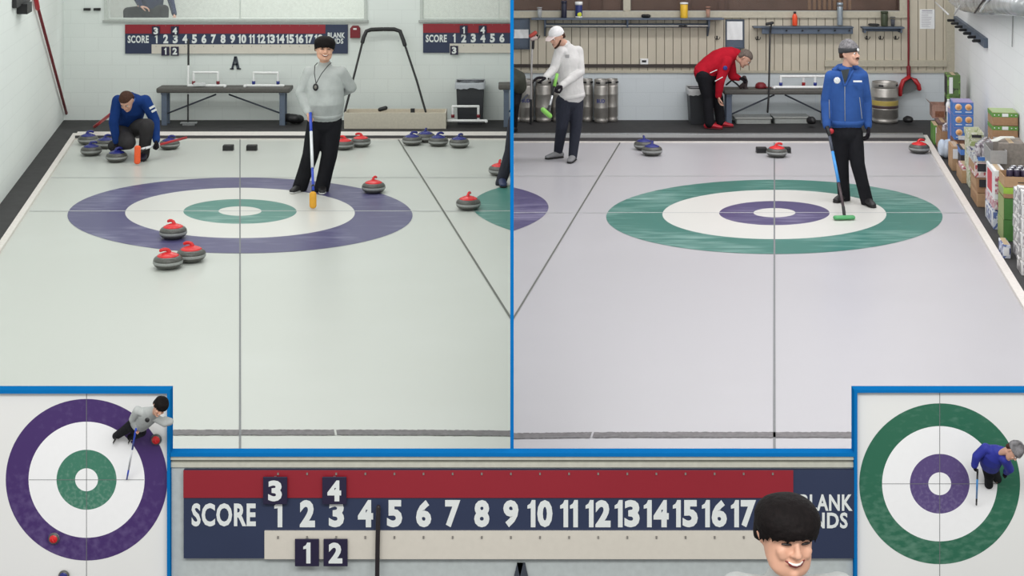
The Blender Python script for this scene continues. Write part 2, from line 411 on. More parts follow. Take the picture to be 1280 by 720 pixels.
bm = BM(); bx(bm, xl0-.2, -.009, YB+.2, 23.6, 1.1, 1.2); struct('floor', bm, mat('gallery_floor', (120, 118, 112), .8))

# back wall of the right hall: painted block, tan boards, sill and gallery windows
xr1 = R(2.676, YB).x
zb0, zb1 = bwz(90), bwz(22)
bm = BM(); bx(bm, .009, xr1+.2, YB, YB+.2, -.08, zb0); bx(bm, .009, xr1+.2, YB+.03, YB+.2, zb0, zb1); bx(bm, bwx(1124), xr1+.2, YB+.03, YB+.2, zb1, 3.5); bx(bm, .009, bwx(1124), YB+.03, YB+.2, 2.7, 3.5)
struct('wall_back_right', bm, M_WALLR)
bm = BM(); x = .012; pitch = .1255
while x < xr1-.02:
    z1 = zb1 if x < bwx(1131) else 3.5
    e = min(x+pitch-.009, xr1-.005)
    bx(bm, x, e, YB-.012, YB+.03, zb0, z1); bx(bm, e, min(x+pitch, xr1), YB+.012, YB+.03, zb0, z1, 1); x += pitch
struct('wall_board_right', bm, [M_TAN, M_GROOVE])
bm = BM(); bx(bm, .009, bwx(872), YB-.04, YB-.012, bwz(84), bwz(80)); struct('trim_6', bm, M_DKBROWN)
bm = BM(); bx(bm, .009, xr1, YB-.025, YB-.0, bwz(91), bwz(88)); struct('trim_7', bm, M_TANTRIM)
bm = BM(); bx(bm, bwx(1030), bwx(1183), YB-.05, YB-.012, bwz(83), bwz(75)); struct('trim_8', bm, M_TANTRIM, None, .004)
bm = BM(); bx(bm, .009, bwx(1133), YB-.05, YB+.06, zb1, bwz(14)); bx(bm, bwx(1124), bwx(1133), YB-.04, YB+.06, bwz(14), 2.7); bx(bm, bwx(779), bwx(788), YB-.03, YB+.06, bwz(14), 2.7); bx(bm, bwx(1182), bwx(1193.5), YB-.03, YB-.012, bwz(100), 3.5)
struct('trim_9', bm, M_TANTRIM)
M_BRGLASS = mat('tinted_glass', (120, 100, 90), .1, alpha=.3)
M_BROWNFR = mat('dark_wood', (74, 56, 50), .5)
window('window_3', .009, bwx(779), bwz(14), 2.7, .012, .02, [], M_BROWNFR, YB+.02, M_BRGLASS)
window('window_4', bwx(788), bwx(1124), bwz(14), 2.7, .012, .02, [bwx(864), bwx(908)], M_BROWNFR, YB+.02, M_BRGLASS)
bm = BM(); bx(bm, .009, xr1, 23.4, 23.5, 1.2, 3.5); struct('wall_gallery_right', bm, mat('gallery_brown', (112, 90, 80), .7, var=.5, scale=1.6))
bm = BM(); bx(bm, .009, xr1, YB+.2, 23.4, 1.1, 1.2); struct('floor', bm, mat('gallery_floor_brown', (90, 74, 64), .8))

# ------------------------------------------------ low front wall, lower floor, blue trims
YF = 7.2; s7 = YF/F
def fx(px): return (px-640)*s7
def fz(py): return H-(py+140)*s7
bm = BM(); bx(bm, -4.2, 4.2, YF, YF+.06, -.48, fz(567)); struct('wall_front', bm, mat('front_wall_paint', (188, 195, 194), .6))
bm = BM(); bx(bm, -4.2, 4.2, 3.0, YF+.1, -.58, -.48); struct('floor', bm, mat('lower_floor', (90, 90, 92), .8))
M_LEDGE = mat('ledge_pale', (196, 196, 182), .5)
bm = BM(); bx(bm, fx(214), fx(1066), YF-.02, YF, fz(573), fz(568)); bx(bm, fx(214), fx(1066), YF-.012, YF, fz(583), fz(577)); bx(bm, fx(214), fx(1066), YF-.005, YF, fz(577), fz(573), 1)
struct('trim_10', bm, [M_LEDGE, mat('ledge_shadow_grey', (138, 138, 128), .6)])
def bar(name, px0, px1, py0, py1): bm = BM(); bx(bm, fx(px0), fx(px1), YF-.03, YF+.03, fz(py1), fz(py0)); struct(name, bm, M_BLUETRIM)
bar('trim_11', 214, 1066, 563.5, 568)
bar('trim_12', -40, 214.5, 485, 489.5); bar('trim_13', 210.5, 214.5, 489.5, 745)
bar('trim_14', 1066, 1320, 485, 488.5); bar('trim_15', 1066, 1070, 488.5, 745)

# ------------------------------------------------ the two upright ring panels
def panel(x0, x1, cx, cy, cols, rads, lab, name):
    r = thing(name, lab, 'model ice sheet', (fx(cx), YF, fz(cy)))
    bm = BM(); bx(bm, fx(x0), fx(x1), YF-.001, YF-.0002, fz(745), fz(489)); obj('ice_panel', bm, scuffed('panel_ice', (236, 236, 233), (246, 246, 244), .7, 1, 1), r)
    def disc(nm, r0, r1, m, lift):
        bm = BM(); n = 96; c = Vector((fx(cx), YF-.001-lift, fz(cy))); A = []; B_ = []
        for i in range(n):
            a = 2*PI*i/n; d = Vector((math.cos(a), 0, math.sin(a)))
            A.append(bm.verts.new(c+d*r1*s7)); B_.append(bm.verts.new(c+d*r0*s7)) if r0 else None
        if r0:
            for i in range(n): bm.faces.new((A[i], A[(i+1) % n], B_[(i+1) % n], B_[i]))
        else: bm.faces.new(A)
        for px_, keep in ((x0, False), (x1, True)):
            bmesh.ops.bisect_plane(bm, geom=bm.verts[:]+bm.edges[:]+bm.faces[:], plane_co=(fx(px_), 0, 0), plane_no=(1, 0, 0), clear_outer=keep, clear_inner=not keep)
        me = bpy.data.meshes.new(nm); bmesh.ops.recalc_face_normals(bm, faces=bm.faces[:]); bm.to_mesh(me); bm.free(); finish(nm, me, m, r)
    disc('outer_ring', rads[1], rads[0], cols[0], .0008); disc('white_ring', rads[2], rads[1], mat('panel_white', (250, 250, 250), .4, var=.01), .0008)
    disc('inner_ring', rads[3], rads[2], cols[1], .0008); disc('button', 0, rads[3], mat('panel_white', (250, 250, 250), .4, var=.01), .0008)
    bm = BM(); bx(bm, fx(cx-.35), fx(cx+.35), YF-.003, YF-.0022, fz(745), fz(489)); bx(bm, fx(cx-72), fx(cx+72), YF-.003, YF-.0022, fz(cy+.3), fz(cy-.3)); obj('ring_lines', bm, M_LINE, r)
    return r
M_PP = scuffed('panel_purple', (74, 52, 108), (120, 105, 150), .66, 30, 30); M_PG = scuffed('panel_green', (70, 128, 106), (150, 180, 165), .6, 60, 60)
M_PG2 = scuffed('panel_green_dark', (50, 108, 84), (120, 160, 140), .66, 20, 40); M_PP2 = scuffed('panel_purple_pale', (94, 78, 128), (140, 130, 165), .6, 60, 60)
panel(-30, 210.5, 108.3, 599.5, (M_PP, M_PG), (101, 72.5, 37.5, 14.3), 'upright white ice panel with purple outer ring and green inner ring, low left corner', 'ring_panel')
panel(1070, 1310, 1174.5, 604.5, (M_PG2, M_PP2), (100.5, 72, 37.3, 14.2), 'upright white ice panel with green outer ring and purple inner ring, low right corner', 'ring_panel')

# ------------------------------------------------ scoreboards (plan given in millimetre-like units of the big one)
def scoreboard(label, x0, z0, y, k, limit=1080, hidden=(), redend=990):
    X = lambda v: x0+(v-231)*k
    Z = lambda v: z0-(v-585)*k
    r = thing('scoreboard', label, 'scoreboard', (X(min(limit, 1075)/2+115), y, Z(695)))
    e = min(limit, 1075)
    bm = BM(); bx(bm, X(231), X(e), y-.02, y, Z(695), Z(585)); obj('backboard', bm, M_SNAVY, r)
    bm = BM(); bx(bm, X(231), X(min(redend, e)), y-.026, y-.02, Z(619), Z(585)); obj('red_band', bm, M_SRED, r)
    bm = BM(); bx(bm, X(332), X(min(992, e)), y-.028, y-.02, Z(695), Z(660)); obj('scoring_strip', bm, M_CREAM, r)
    bm = BM(); glyphs(bm, 'SCORE', X(241), X(321), Z(655), Z(626), y-.02, bold=.035); obj('score_word', bm, M_DIGIT, r)
    cs = [349+36.2*i for i in range(18)]
    for i, c in enumerate(cs):
        hw = 10 if i < 9 else 15.5
        if c+hw > e: continue
        bm = BM(); digits(bm, str(i+1), X(c), Z(656), Z(622), y-.02, k); obj('numeral', bm, M_DIGIT, r)
    if e > 1060:
        bm = BM(); glyphs(bm, 'BLANK', X(999), X(1064), Z(635.5), Z(615), y-.02, bold=.03); obj('blank_word', bm, M_DIGIT, r)
        bm = BM(); glyphs(bm, 'ENDS', X(1003), X(1058), Z(657.5), Z(637.5), y-.02, bold=.03); obj('ends_word', bm, M_DIGIT, r)
    bm = BM()
    for i, c in enumerate(cs):
        if c+4 < min(e, 990): bx(bm, X(c-1), X(c+1), y-.034, y-.028, Z(669), Z(666)); bx(bm, X(c-1), X(c+1), y-.032, y-.026, Z(590), Z(587.5))
    obj('peg', bm, mat('peg_grey', (130, 126, 120), .5), r)['kind'] = 'stuff'
    return X, Z
def plate(X, Z, y, cx, cz, d, lab, grp):
    r = thing('number_plate', lab, 'number plate', (X(cx), y-.03, Z(cz+17)), grp)
    bm = BM(); bx(bm, X(cx-15), X(cx+15), y-.04, y-.034, Z(cz+17), Z(cz-17)); obj('card', bm, M_PLATE, r, .002)
    bm = BM(); digits(bm, d, X(cx), Z(cz+13), Z(cz-13), y-.04, X(1)-X(0), .9); obj('numeral', bm, M_DIGIT, r)
    bm = BM(); bx(bm, X(cx-1.5), X(cx+1.5), y-.034, y-.026, Z(cz-14), Z(cz-17)); obj('hook', bm, M_STEEL, r)
X, Z = scoreboard('large red and navy scoreboard on the low front wall', fx(231), fz(585), YF-.006, s7, 1066)
for cx, cz, d, l in ((346, 608, '3', 'dark number plate at the upper left of the large front scoreboard'), (419.5, 608, '4', 'dark number plate on the red band of the large front scoreboard, right one'),
                     (385.5, 685, '1', 'dark number plate on the cream strip of the large front scoreboard, left one'), (421, 685, '2', 'dark number plate nearest the black broom handle, large front scoreboard')):
    plate(X, Z, YF-.012, cx, cz, d, l, 'hanging number plates')
kk = .3294*YB/F
X, Z = scoreboard('small complete red and navy scoreboard on the far wall behind the man in grey', bwx(157), bwz(30.5), YB-.01, kk)
for cx, cz, d, l in ((349, 608, '3', 'small upper left plate on the far complete scoreboard'), (421, 608, '4', 'small upper right plate on the far complete scoreboard'),
                     (385, 685, '1', 'small hanging lower plate, left of two, far complete scoreboard'), (421, 685, '2', 'small hanging lower plate next to the pole, far complete scoreboard')):
    plate(X, Z, YB-.016, cx, cz, d, l, 'hanging number plates')
X, Z = scoreboard('far scoreboard cut off after number 6 at the partition, above the grey bin', bwx(529), bwz(29.5), YB-.01, kk, 231+(639-529)/.3294)
for cx, cz, d, l in ((385, 608, '1', 'left plate on the red band of the cut-off far scoreboard'), (457, 608, '4', 'plate on the red band nearest the partition, cut-off far scoreboard'),
                     (349, 685, '3', 'only plate hanging on the cream strip of the cut-off far scoreboard')):
    plate(X, Z, YB-.016, cx, cz, d, l, 'hanging number plates')
def slab_a(cx, cz, hw, hh, y, t, label):
    """slab-serif capital A, t = stroke half width"""
    bm = BM(); m = mat('letter_grey', (62, 68, 78), .6)
    def quad(p): a = [bm.verts.new((cx+x, y-.02, cz+z)) for x, z in p]; b = [bm.verts.new((cx+x, y-.001, cz+z)) for x, z in p]; bm.faces.new(a); bm.faces.new(b[::-1]); [bm.faces.new((a[i], b[i], b[(i+1) % len(p)], a[(i+1) % len(p)])) for i in range(len(p))]
    quad([(-hw*.8, -hh), (-hw*.8+t*1.6, -hh), (t*.6, hh), (-t*1.0, hh)]); quad([(hw*.8-t*2.4, -hh), (hw*.8, -hh), (t*1.2, hh), (-t*1.0, hh)])
    quad([(-hw*.5, -hh*.35), (hw*.5, -hh*.35), (hw*.42, -hh*.1), (-hw*.42, -hh*.1)]); quad([(-hw, -hh), (-hw*.3, -hh), (-hw*.3, -hh*.84), (-hw, -hh*.84)]); quad([(hw*.25, -hh), (hw, -hh), (hw, -hh*.84), (hw*.25, -hh*.84)])
    o = tag(obj('wall_letter', bm, m), label, 'letter'); return o
slab_a(bwx(294.5), bwz(78.5), 6.8*YB/F, 8*YB/F, YB, 1.5*YB/F, 'dark grey capital letter A on the far left wall')
slab_a(fx(651), fz(727), 20*s7, 24*s7, YF, 4.5*s7, 'top of a dark letter A under the large front scoreboard')
bm = BM(); sweep(bm, [P(473, 634, YF-.06), P(472, 680, YF-.06), P(471, 760, YF-.07)], .011); o = obj('broom_handle', bm, mat('handle_black', (36, 30, 34), .5))
tag(o, 'black broom handle standing before the large front scoreboard', 'broom')

# ============================================================ CURLING STONES
def make_stone(cap, label):
    r = thing('curling_stone', label, 'curling stone', (0, 0, 0)); r.scale = (.95, .95, 1.04)
    gran = mat('granite', (84, 84, 80), .3, var=.25, scale=70); band = mat('granite_band', (150, 152, 150), .5, var=.1, scale=90)
    prof = [(0, .003), (.05, .002), (.062, 0), (.085, .005), (.113, .016), (.131, .032), (.1405, .047)]
    bm = BM(); lathe(bm, prof); obj('lower_body', bm, gran, r)
    bm = BM(); lathe(bm, [(.1400, .045), (.1415, .050), (.142, .057), (.1415, .064), (.1400, .069)]); obj('striking_band', bm, band, r)
    bm = BM(); lathe(bm, [(.1402, .068), (.137, .082), (.124, .098), (.105, .108), (.09, .112), (0, .112)]); obj('upper_body', bm, gran, r)
    bm = BM(); lathe(bm, [(.104, .106), (.101, .113), (.084, .122), (.055, .132), (.03, .140), (0, .142)]); obj('cap', bm, cap, r)
    bm = BM(); sweep(bm, [(-.012, 0, .128), (-.012, 0, .144), (-.002, 0, .158), (.022, 0, .165), (.048, 0, .163), (.07, 0, .155)], [(.02, .024), (.017, .019), (.015, .016), (.0145, .015), (.0145, .015), (.013, .014)], side=(0, 1, 0)); obj('handle', bm, cap, r)
    return r
M_SRC = mat('stone_red', (214, 40, 44), .25); M_SBC = mat('stone_blue', (38, 44, 120), .25)
red = make_stone(M_SRC, 'x'); blu = make_stone(M_SBC, 'x')
first = {id(red): True, id(blu): True}
def stone(proto, px, py, rot, label):
    Y = F*H/(py+140)+.055
    loc = Vector(((px-640)*Y/F, Y, 0)); g = 'red-handled curling stones' if proto is red else 'blue-handled curling stones'
    if first[id(proto)]:
        first[id(proto)] = False; proto.location = loc; proto.rotation_euler = (0, 0, rot); proto['label'] = label; proto['group'] = g; return proto
    return dup(proto, loc, rot, label, g)
for px, py, rot, lab in ((216.5, 299.5, 2.6, 'red stone on the purple ring, rear one of the left three'), (210, 337, 3.4, 'red stone nearest the camera, below the left purple ring'),
        (239, 328.5, 3.0, 'red stone touching the nearest one from behind, at its right'), (467, 242, 1.2, 'red stone on the purple ring right of the man in grey'),
        (585.5, 263, 1.3, 'red stone at the edge of the cut teal ring'), (624.5, 220, 1.4, 'red stone behind the dark shoe at the partition'),
        (430, 187.5, 2.9, 'red stone by the bumper just right of the legs of the man in grey'), (451, 184, 2.9, 'red stone by the bumper, rightmost of its pair'),
        (971, 197, .2, 'red stone in front of the black foot blocks in the right hall'), (1149, 192, .2, 'red stone alone at the far right corner of the ice')):
    stone(red, px, py, rot, lab)
for px, py, rot, lab in ((110, 181, .4, 'blue stone in the far left corner, rearmost of its cluster'), (114, 195, .3, 'blue stone at the left end, front of the corner cluster'),
        (132, 186, .6, 'blue stone between the corner stones and the crouching man'), (146, 203, .5, 'blue stone under the hand of the crouching man'),
        (157, 180, .5, 'blue stone half hidden behind the legs of the crouching man'), (212, 187, .2, 'blue stone behind the red broom of the crouching man'),
        (515, 182, .2, 'blue stone at the left end of the four by the bumper'), (532, 178, 1.4, 'blue stone pushed behind the first two by the bumper'),
        (548, 183, .3, 'blue stone third from left of the four by the bumper'), (574, 185, .9, 'blue stone at the right end of the four by the bumper'),
        (805, 188, 1.6, 'blue stone behind another, near the divider line in the right hall'), (815, 195, 1.3, 'blue stone in front of another, near the divider line in the right hall')):
    stone(blu, px, py, rot, lab)
for px, py, lab in ((196.2, 548, 'small red stone on the right edge of the left ring panel'), (68.5, 671.5, 'small red stone at the lower left of the left ring panel')):
    o = dup(red, (fx(px), YF-.003, fz(py)), 0, lab, 'small red stones on the ring panel'); o.rotation_euler = (PI/2, 1.0, 0); o.scale = (.19,)*3
o = dup(blu, (fx(81), YF-.003, fz(718)), 0, 'dark small stone cut off at the bottom of the left ring panel', 'small blue stones on the ring panel'); o.rotation_euler = (PI/2, 0, 0); o.scale = (.19,)*3
# hacks
def hack(px, py, lab, wpx=13):
    g = G(px, py); r = thing('foot_hack', lab, 'foothold', g, 'black rubber footholds'); wd = wpx*g.y/F/2
    bm = BM(); bx(bm, g.x-wd, g.x+wd, g.y, g.y+.1, 0, .075); obj('rubber_block', bm, M_BLACK, r, .01)
    bm = BM(); bx(bm, g.x-wd, g.x+wd, g.y-.004, g.y+.12, 0, .006); obj('base_plate', bm, mat('hack_plate', (150, 150, 148), .5), r)
hack(284.5, 189, 'left black foothold block behind the purple ring'); hack(314, 189, 'right black foothold block behind the purple ring')
hack(952.5, 192, 'black foothold block left of the red stone in the right hall'); hack(983.5, 192, 'black foothold block right of the red stone in the right hall', 11)

# ============================================================ FURNITURE AND EQUIPMENT, LEFT HALL
def bench(px0, px1, ytop, y, legs, braces, label, ylow=153, xclip=None, foot=None):
    x0 = (px0-640)*y/F; x1 = (px1-640)*y/F; zt = H-(ytop+140)*y/F
    if xclip is not None: x1 = min(x1, xclip)
    r = thing('bench', label, 'bench', ((x0+x1)/2, y+.2, 0), 'long wooden benches along the back walls')
    bm = BM(); bx(bm, x0, x1, y, y+.3, zt-.075, zt); obj('seat', bm, M_BENCHTOP, r, .02)
    bm = BM(); bx(bm, x0, x1, y+.305, y+.36, zt-.06, zt-.005); obj('rear_slat', bm, M_BENCHTOP, r, .01)
    for lx in legs:
        X_ = (lx-640)*y/F
        bm = BM(); bx(bm, X_-.04, X_+.04, y+.05, y+.09, 0, zt-.07); bx(bm, X_-.04, X_+.04, y+.22, y+.26, 0, zt-.07); bx(bm, X_-.045, X_+.045, y+.03, y+.28, zt-.1, zt-.07); obj('leg', bm, M_BENCHLEG, r, .004)
    for a, b in braces:
        bm = BM(); sweep(bm, [P(a[0], a[1], y+.15), P(b[0], b[1], y+.15)], (.02, .012), side=(0, 1, 0), dome=False, n=8); obj('brace', bm, mat('brace_dark', (66, 72, 84), .5), r)
    return r
YBN = 21.45
bench(195, 362, 110, YBN, [204, 352], [((206, 143), (270, 118)), ((352, 142), (286, 118))], 'long brown bench with white tube frames on it in the left hall')
bench(623, 700, 106, 21.3, [633], [((636, 140), (660, 118))], 'end of a bench cut off by the partition, right of the grey bin', xclip=-.012)
bench(905, 1040, 112, YBN, [912, 1034], [((907, 146), (968, 118.5)), ((1030, 142), (981, 118.5))], 'bench with red cap and gloves behind the man in blue jacket, right hall')
def hoop(x0, x1, zt_px, zb_px, y, cz, label, coup, base, uprights):
    """PVC frame: uprights at px, top bar, base tube"""
    r = thing('tube_frame', label, 'tube frame', P((x0+x1)/2, zb_px, y), 'white tube frames')
    bm = BM(); sweep(bm, [P(uprights[0], zb_px-1, y), P(uprights[0], zt_px+.5, y)], .018)
    sweep(bm, [P(uprights[1], zb_px-1, y), P(uprights[1], zt_px+.5, y)], .018); sweep(bm, [P(uprights[0], zt_px, y), P(uprights[1], zt_px, y)], .018); obj('hoop', remesh_bm(bm), M_PVC, r)
    bm = BM(); sweep(bm, [P(base[0], zb_px, y-.01), P(base[1], zb_px, y-.01)], .021); obj('base_tube', bm, M_PVC, r)
    bm = BM(); e = base[2]; sweep(bm, [P(e, zb_px, y-.01), P(e, zb_px, y-.01)+Vector((0, -.07, -.0))], .022); obj('end_foot', bm, M_PVC, r)
    for u in uprights:
        bm = BM(); a = P(u, cz-2, y); b = P(u, cz+2, y); sweep(bm, [a, b], .025, dome=False); obj('coupling', bm, coup, r)
def remesh_bm(bm): return bm
hoop(237, 284, 90.5, 107, YBN+.15, 103.3, 'white tube frame with red couplings at left on the left-hall bench', M_DKRED, (236, 282, 282), (242, 272.5))
hoop(305, 355, 91, 107, YBN+.15, 103.3, 'white tube frame with dark couplings at right on the left-hall bench', M_BLUE, (306, 354, 307), (317, 347.5))
hoop(560, 610, 133, 151, 21.35, 145, 'white tube frame with red couplings on the floor before the grey bin', M_DKRED, (560, 607, 608), (566, 598))
hoop(970, 1026, 95.5, 109, YBN+.1, 105, 'white tube frame with blue couplings on the right-hall bench', M_BLUE, (966, 1022, 967), (976, 1019))
hoop(1000, 1037, 95.5, 109, YBN+.2, 105, 'white tube frame with red coupling on the right-hall bench', M_RED, (999, 1038, 1038), (1004.5, 1034))
bm = BM(); prism(bm, [(0, 0), (.18, .02), (.16, .12), (.02, .1)], 0, .05); o = obj('plastic_bag', bm, mat('clear_plastic', (225, 228, 228), .15, alpha=.6), None, .01); o.location = P(250, 107.5, YBN+.1)
tag(o, 'crumpled clear plastic bag under the red-banded tube frame', 'plastic bag')
# upright squeegee broom at the bench
r = thing('floor_squeegee', 'upright squeegee with black and white handle before the left-hall bench', 'squeegee', G(235, 157))
ys = r.location.y
bm = BM(); sweep(bm, [P(235.5, 50, ys+.25), P(235.5, 82, ys+.2)], .015); obj('handle_top', bm, M_BLACK, r)
bm = BM(); sweep(bm, [P(235.5, 82, ys+.2), P(235, 117, ys+.1)], .016); obj('handle_middle', bm, M_PVC, r)
bm = BM(); sweep(bm, [P(235, 117, ys+.1), P(235, 153, ys)], .012); obj('handle_foot', bm, M_BLACK, r)
bm = BM(); q = P(236, 157, ys); bx(bm, q.x-.09, q.x+.09, ys-.03, ys+.03, 0.0, .03); bx(bm, q.x-.12, q.x+.12, ys-.035, ys+.04, .03, .05); obj('head', bm, M_STEEL, r, .005)
# black bag under bench
def lump(name, px, py, y, sx, sy, sz, m, label, cat, seed=0, parts=1):
    rng = random.Random(seed); c = P(px, py, y); bm = BM()
    for k in range(5): ell(bm, c+Vector((rng.uniform(-.5, .5)*sx, rng.uniform(-.3, .3)*sy, sz*rng.uniform(.35, .6))), (sx*.5, sy*.6, sz*.5))
    return tag(remesh(name, bm, m, None, .012, 3), label, cat)
lump('sports_bag', 366, 153.5, 21.6, .17, .14, .13, M_BLACK, 'soft black bag on the floor at the right end of the left-hall bench', 'bag', 2)
# wooden scraper box with two bent black handles
x0, x1 = (430-640)*21.2/F, (557.5-640)*21.2/F; zt = H-(140+141)*21.2/F
r = thing('wooden_box', 'long pale wooden box on the walkway below the black bent handles', 'box', ((x0+x1)/2, 21.3, 0))
bm = BM(); bx(bm, x0, x1, 21.2, 21.22, .0, zt); bx(bm, x0, x1, 21.58, 21.6, 0, zt); bx(bm, x0, x0+.02, 21.22, 21.58, 0, zt); bx(bm, x1-.02, x1, 21.22, 21.58, 0, zt); obj('side_boards', bm, mat('pale_board', (205, 198, 182), .6), r, .003)
bm = BM(); bx(bm, x0+.02, x1-.02, 21.22, 21.58, .10, .13); obj('inner_shelf', bm, mat('plywood', (176, 152, 124), .7), r)
bm = BM(); sweep(bm, [P(475, 137, 21.3), P(482, 135, 21.3)], .03); obj('clamp', bm, M_BLACK, r); bm = BM(); bx(bm, P(516, 139, 21.3).x-.03, P(516, 139, 21.3).x+.03, 21.25, 21.3, zt-.01, zt+.05); obj('clamp', bm, M_BLACK, r)
for pts, lab in (([(431, 140), (443, 93), (454.5, 47), (458, 39), (464, 37), (478, 36.5)], 'left black bent handle tube rising from the pale wooden box'),
                 ([(532, 139.5), (521, 101), (504, 50), (500, 39), (493, 36.6), (480, 36.5)], 'right black bent handle tube rising from the pale wooden box')):
    r = thing('bent_handle', lab, 'handle', P(pts[0][0], pts[0][1], 21.35), 'black bent handles')
    yy = [21.32, 21.5, 21.8, 21.85, 21.86, 21.87]
    V = [P(a, b, y) for (a, b), y in zip(pts, yy)]
    bm = BM(); sweep(bm, V[:3], .016); obj('tube', bm, M_BLACK, r)
    bm = BM(); sweep(bm, [V[2]+(V[1]-V[2])*.12, V[2], V[3], V[4], V[5]], .03); obj('grip', bm, M_BLACK, r)
# red box on the wall
r = thing('wall_box', 'small dark red box on the wall beside the far complete scoreboard', 'box', (bwx(444.5), YB, bwz(47)))
bm = BM(); a, b = bwx(438.3), bwx(450.6); vs = [(a, bwz(47)), (b, bwz(47)), (b, bwz(35)), (b-.03, bwz(31.8)), (a+.03, bwz(31.8)), (a, bwz(35))]
A = [bm.verts.new((x, YB-.08, z)) for x, z in vs]; B_ = [bm.verts.new((x, YB-.001, z)) for x, z in vs]; bm.faces.new(A); bm.faces.new(B_[::-1])
for i in range(6): bm.faces.new((A[i], B_[i], B_[(i+1) % 6], A[(i+1) % 6]))
obj('case', bm, M_DKRED, r, .006)
bm = BM(); bx(bm, bwx(442.3), bwx(446.5), YB-.085, YB-.078, bwz(36.5), bwz(34.5)); obj('tag_plate', bm, M_PAPER, r)
# dark clips and sign high on the wall
for cx in (109.5, 122): bm = BM(); bx(bm, bwx(cx-4), bwx(cx+4), YB-.05, YB, bwz(13), bwz(10)); tag(obj('wall_clip', bm, M_BLACK), 'small black clip on the far left wall, '+('left' if cx < 115 else 'right')+' of the pair', 'clip', 'wall clips')
q = L(-2.62, 17.5); bm = BM(); bx(bm, q.x+.0, q.x+.05, 17.0, 18.1, 2.07, 2.2); bx(bm, q.x+.0, q.x+.12, 17.35, 17.75, 1.97, 2.09)
for v in bm.verts: v.co.x += KL*(v.co.y-17.5)+.006
tag(obj('wall_lamp_box', bm, M_BLACK), 'black bracket box high on the left side wall', 'bracket')
# red broom leaning in the corner
def leftpx(px, py, u=-2.58):
    Y = u*F/(px-300); return L(u, Y, H-(py+140)*Y/F)
r = thing('red_pole', 'dark red pole leaning along the left side wall by the corner', 'pole', leftpx(80.5, 152))
bm = BM(); sweep(bm, [leftpx(84.5, 147), leftpx(47, 8)], .02); obj('pole_shaft', bm, M_DKRED, r)
bm = BM(); sweep(bm, [leftpx(47, 10), leftpx(44.3, -4)], (.035, .03), side=(0, 0, 1)); obj('red_head', bm, M_RED, r)
# grey bins
def bin_(pxc, ytop, ybot, wtop, wbot, label, liner, grp='waste bins'):
    g = G(pxc, ybot); y = g.y; sc = y/F; zt = H-(ytop+140)*(y+.1)/F
    r = thing('waste_bin', label, 'bin', (g.x, y+.18, 0), grp)
    def rr(wd, d, z, R_=.03): return [(g.x-wd, y+.2-d, z), (g.x+wd, y+.2-d, z), (g.x+wd, y+.2+d, z), (g.x-wd, y+.2+d, z)]
    bm = BM(); a = rr(wbot*sc/2, .14, 0); b = rr(wtop*sc/2, .18, zt); c = rr(wtop*sc/2-.012, .168, zt); d = rr(wbot*sc/2-.01, .13, .02)
    Q = [[bm.verts.new(p) for p in s] for s in (a, b, c, d)]
    bm.faces.new(Q[0][::-1]); bm.faces.new(Q[3])
    for m_, n_ in ((0, 1), (1, 2), (2, 3)):
        for i in range(4): bm.faces.new((Q[m_][i], Q[m_][(i+1) % 4], Q[n_][(i+1) % 4], Q[n_][i]))
    obj('bucket', bm, mat('bin_grey', (50, 52, 56), .5), r, .008)
    rng = random.Random(4); n = 40; bm = BM(); rows = []
    for k, (off, z) in enumerate(((.0, zt-.02), (.012, zt+.012), (.018, zt-.03), (.022, zt-.075))):
        row = []
        for i in range(n):
            t = i/n*4; s = int(t); f = t-s; p0, p1 = b[s], b[(s+1) % 4]; x = p0[0]+(p1[0]-p0[0])*f; yy = p0[1]+(p1[1]-p0[1])*f
            nx = x-g.x; ny = yy-(y+.2); l = math.hypot(nx, ny); sgn = -1 if k == 0 else 1
            row.append(bm.verts.new((x+nx/l*(off*sgn if k else -.02), yy+ny/l*(off if k else -.02), z+(rng.uniform(-.018, .012) if k == 3 else rng.uniform(-.004, .004)))))
        rows.append(row)
    for A_, B2 in zip(rows, rows[1:]):
        for i in range(n): bm.faces.new((A_[i], A_[(i+1) % n], B2[(i+1) % n], B2[i])).smooth = True
    me = bpy.data.meshes.new('liner'); bm.to_mesh(me); bm.free(); finish('liner', me, liner, r)
bin_(587.5, 103, 156.5, 35, 31, 'black waste bin with pale liner behind the floor tube frame, left hall', mat('liner_pale', (176, 180, 186), .3))
bin_(876, 111, 156.5, 28, 24, 'black waste bin with pale liner behind the man in red', mat('liner_pale2', (190, 190, 190), .3))

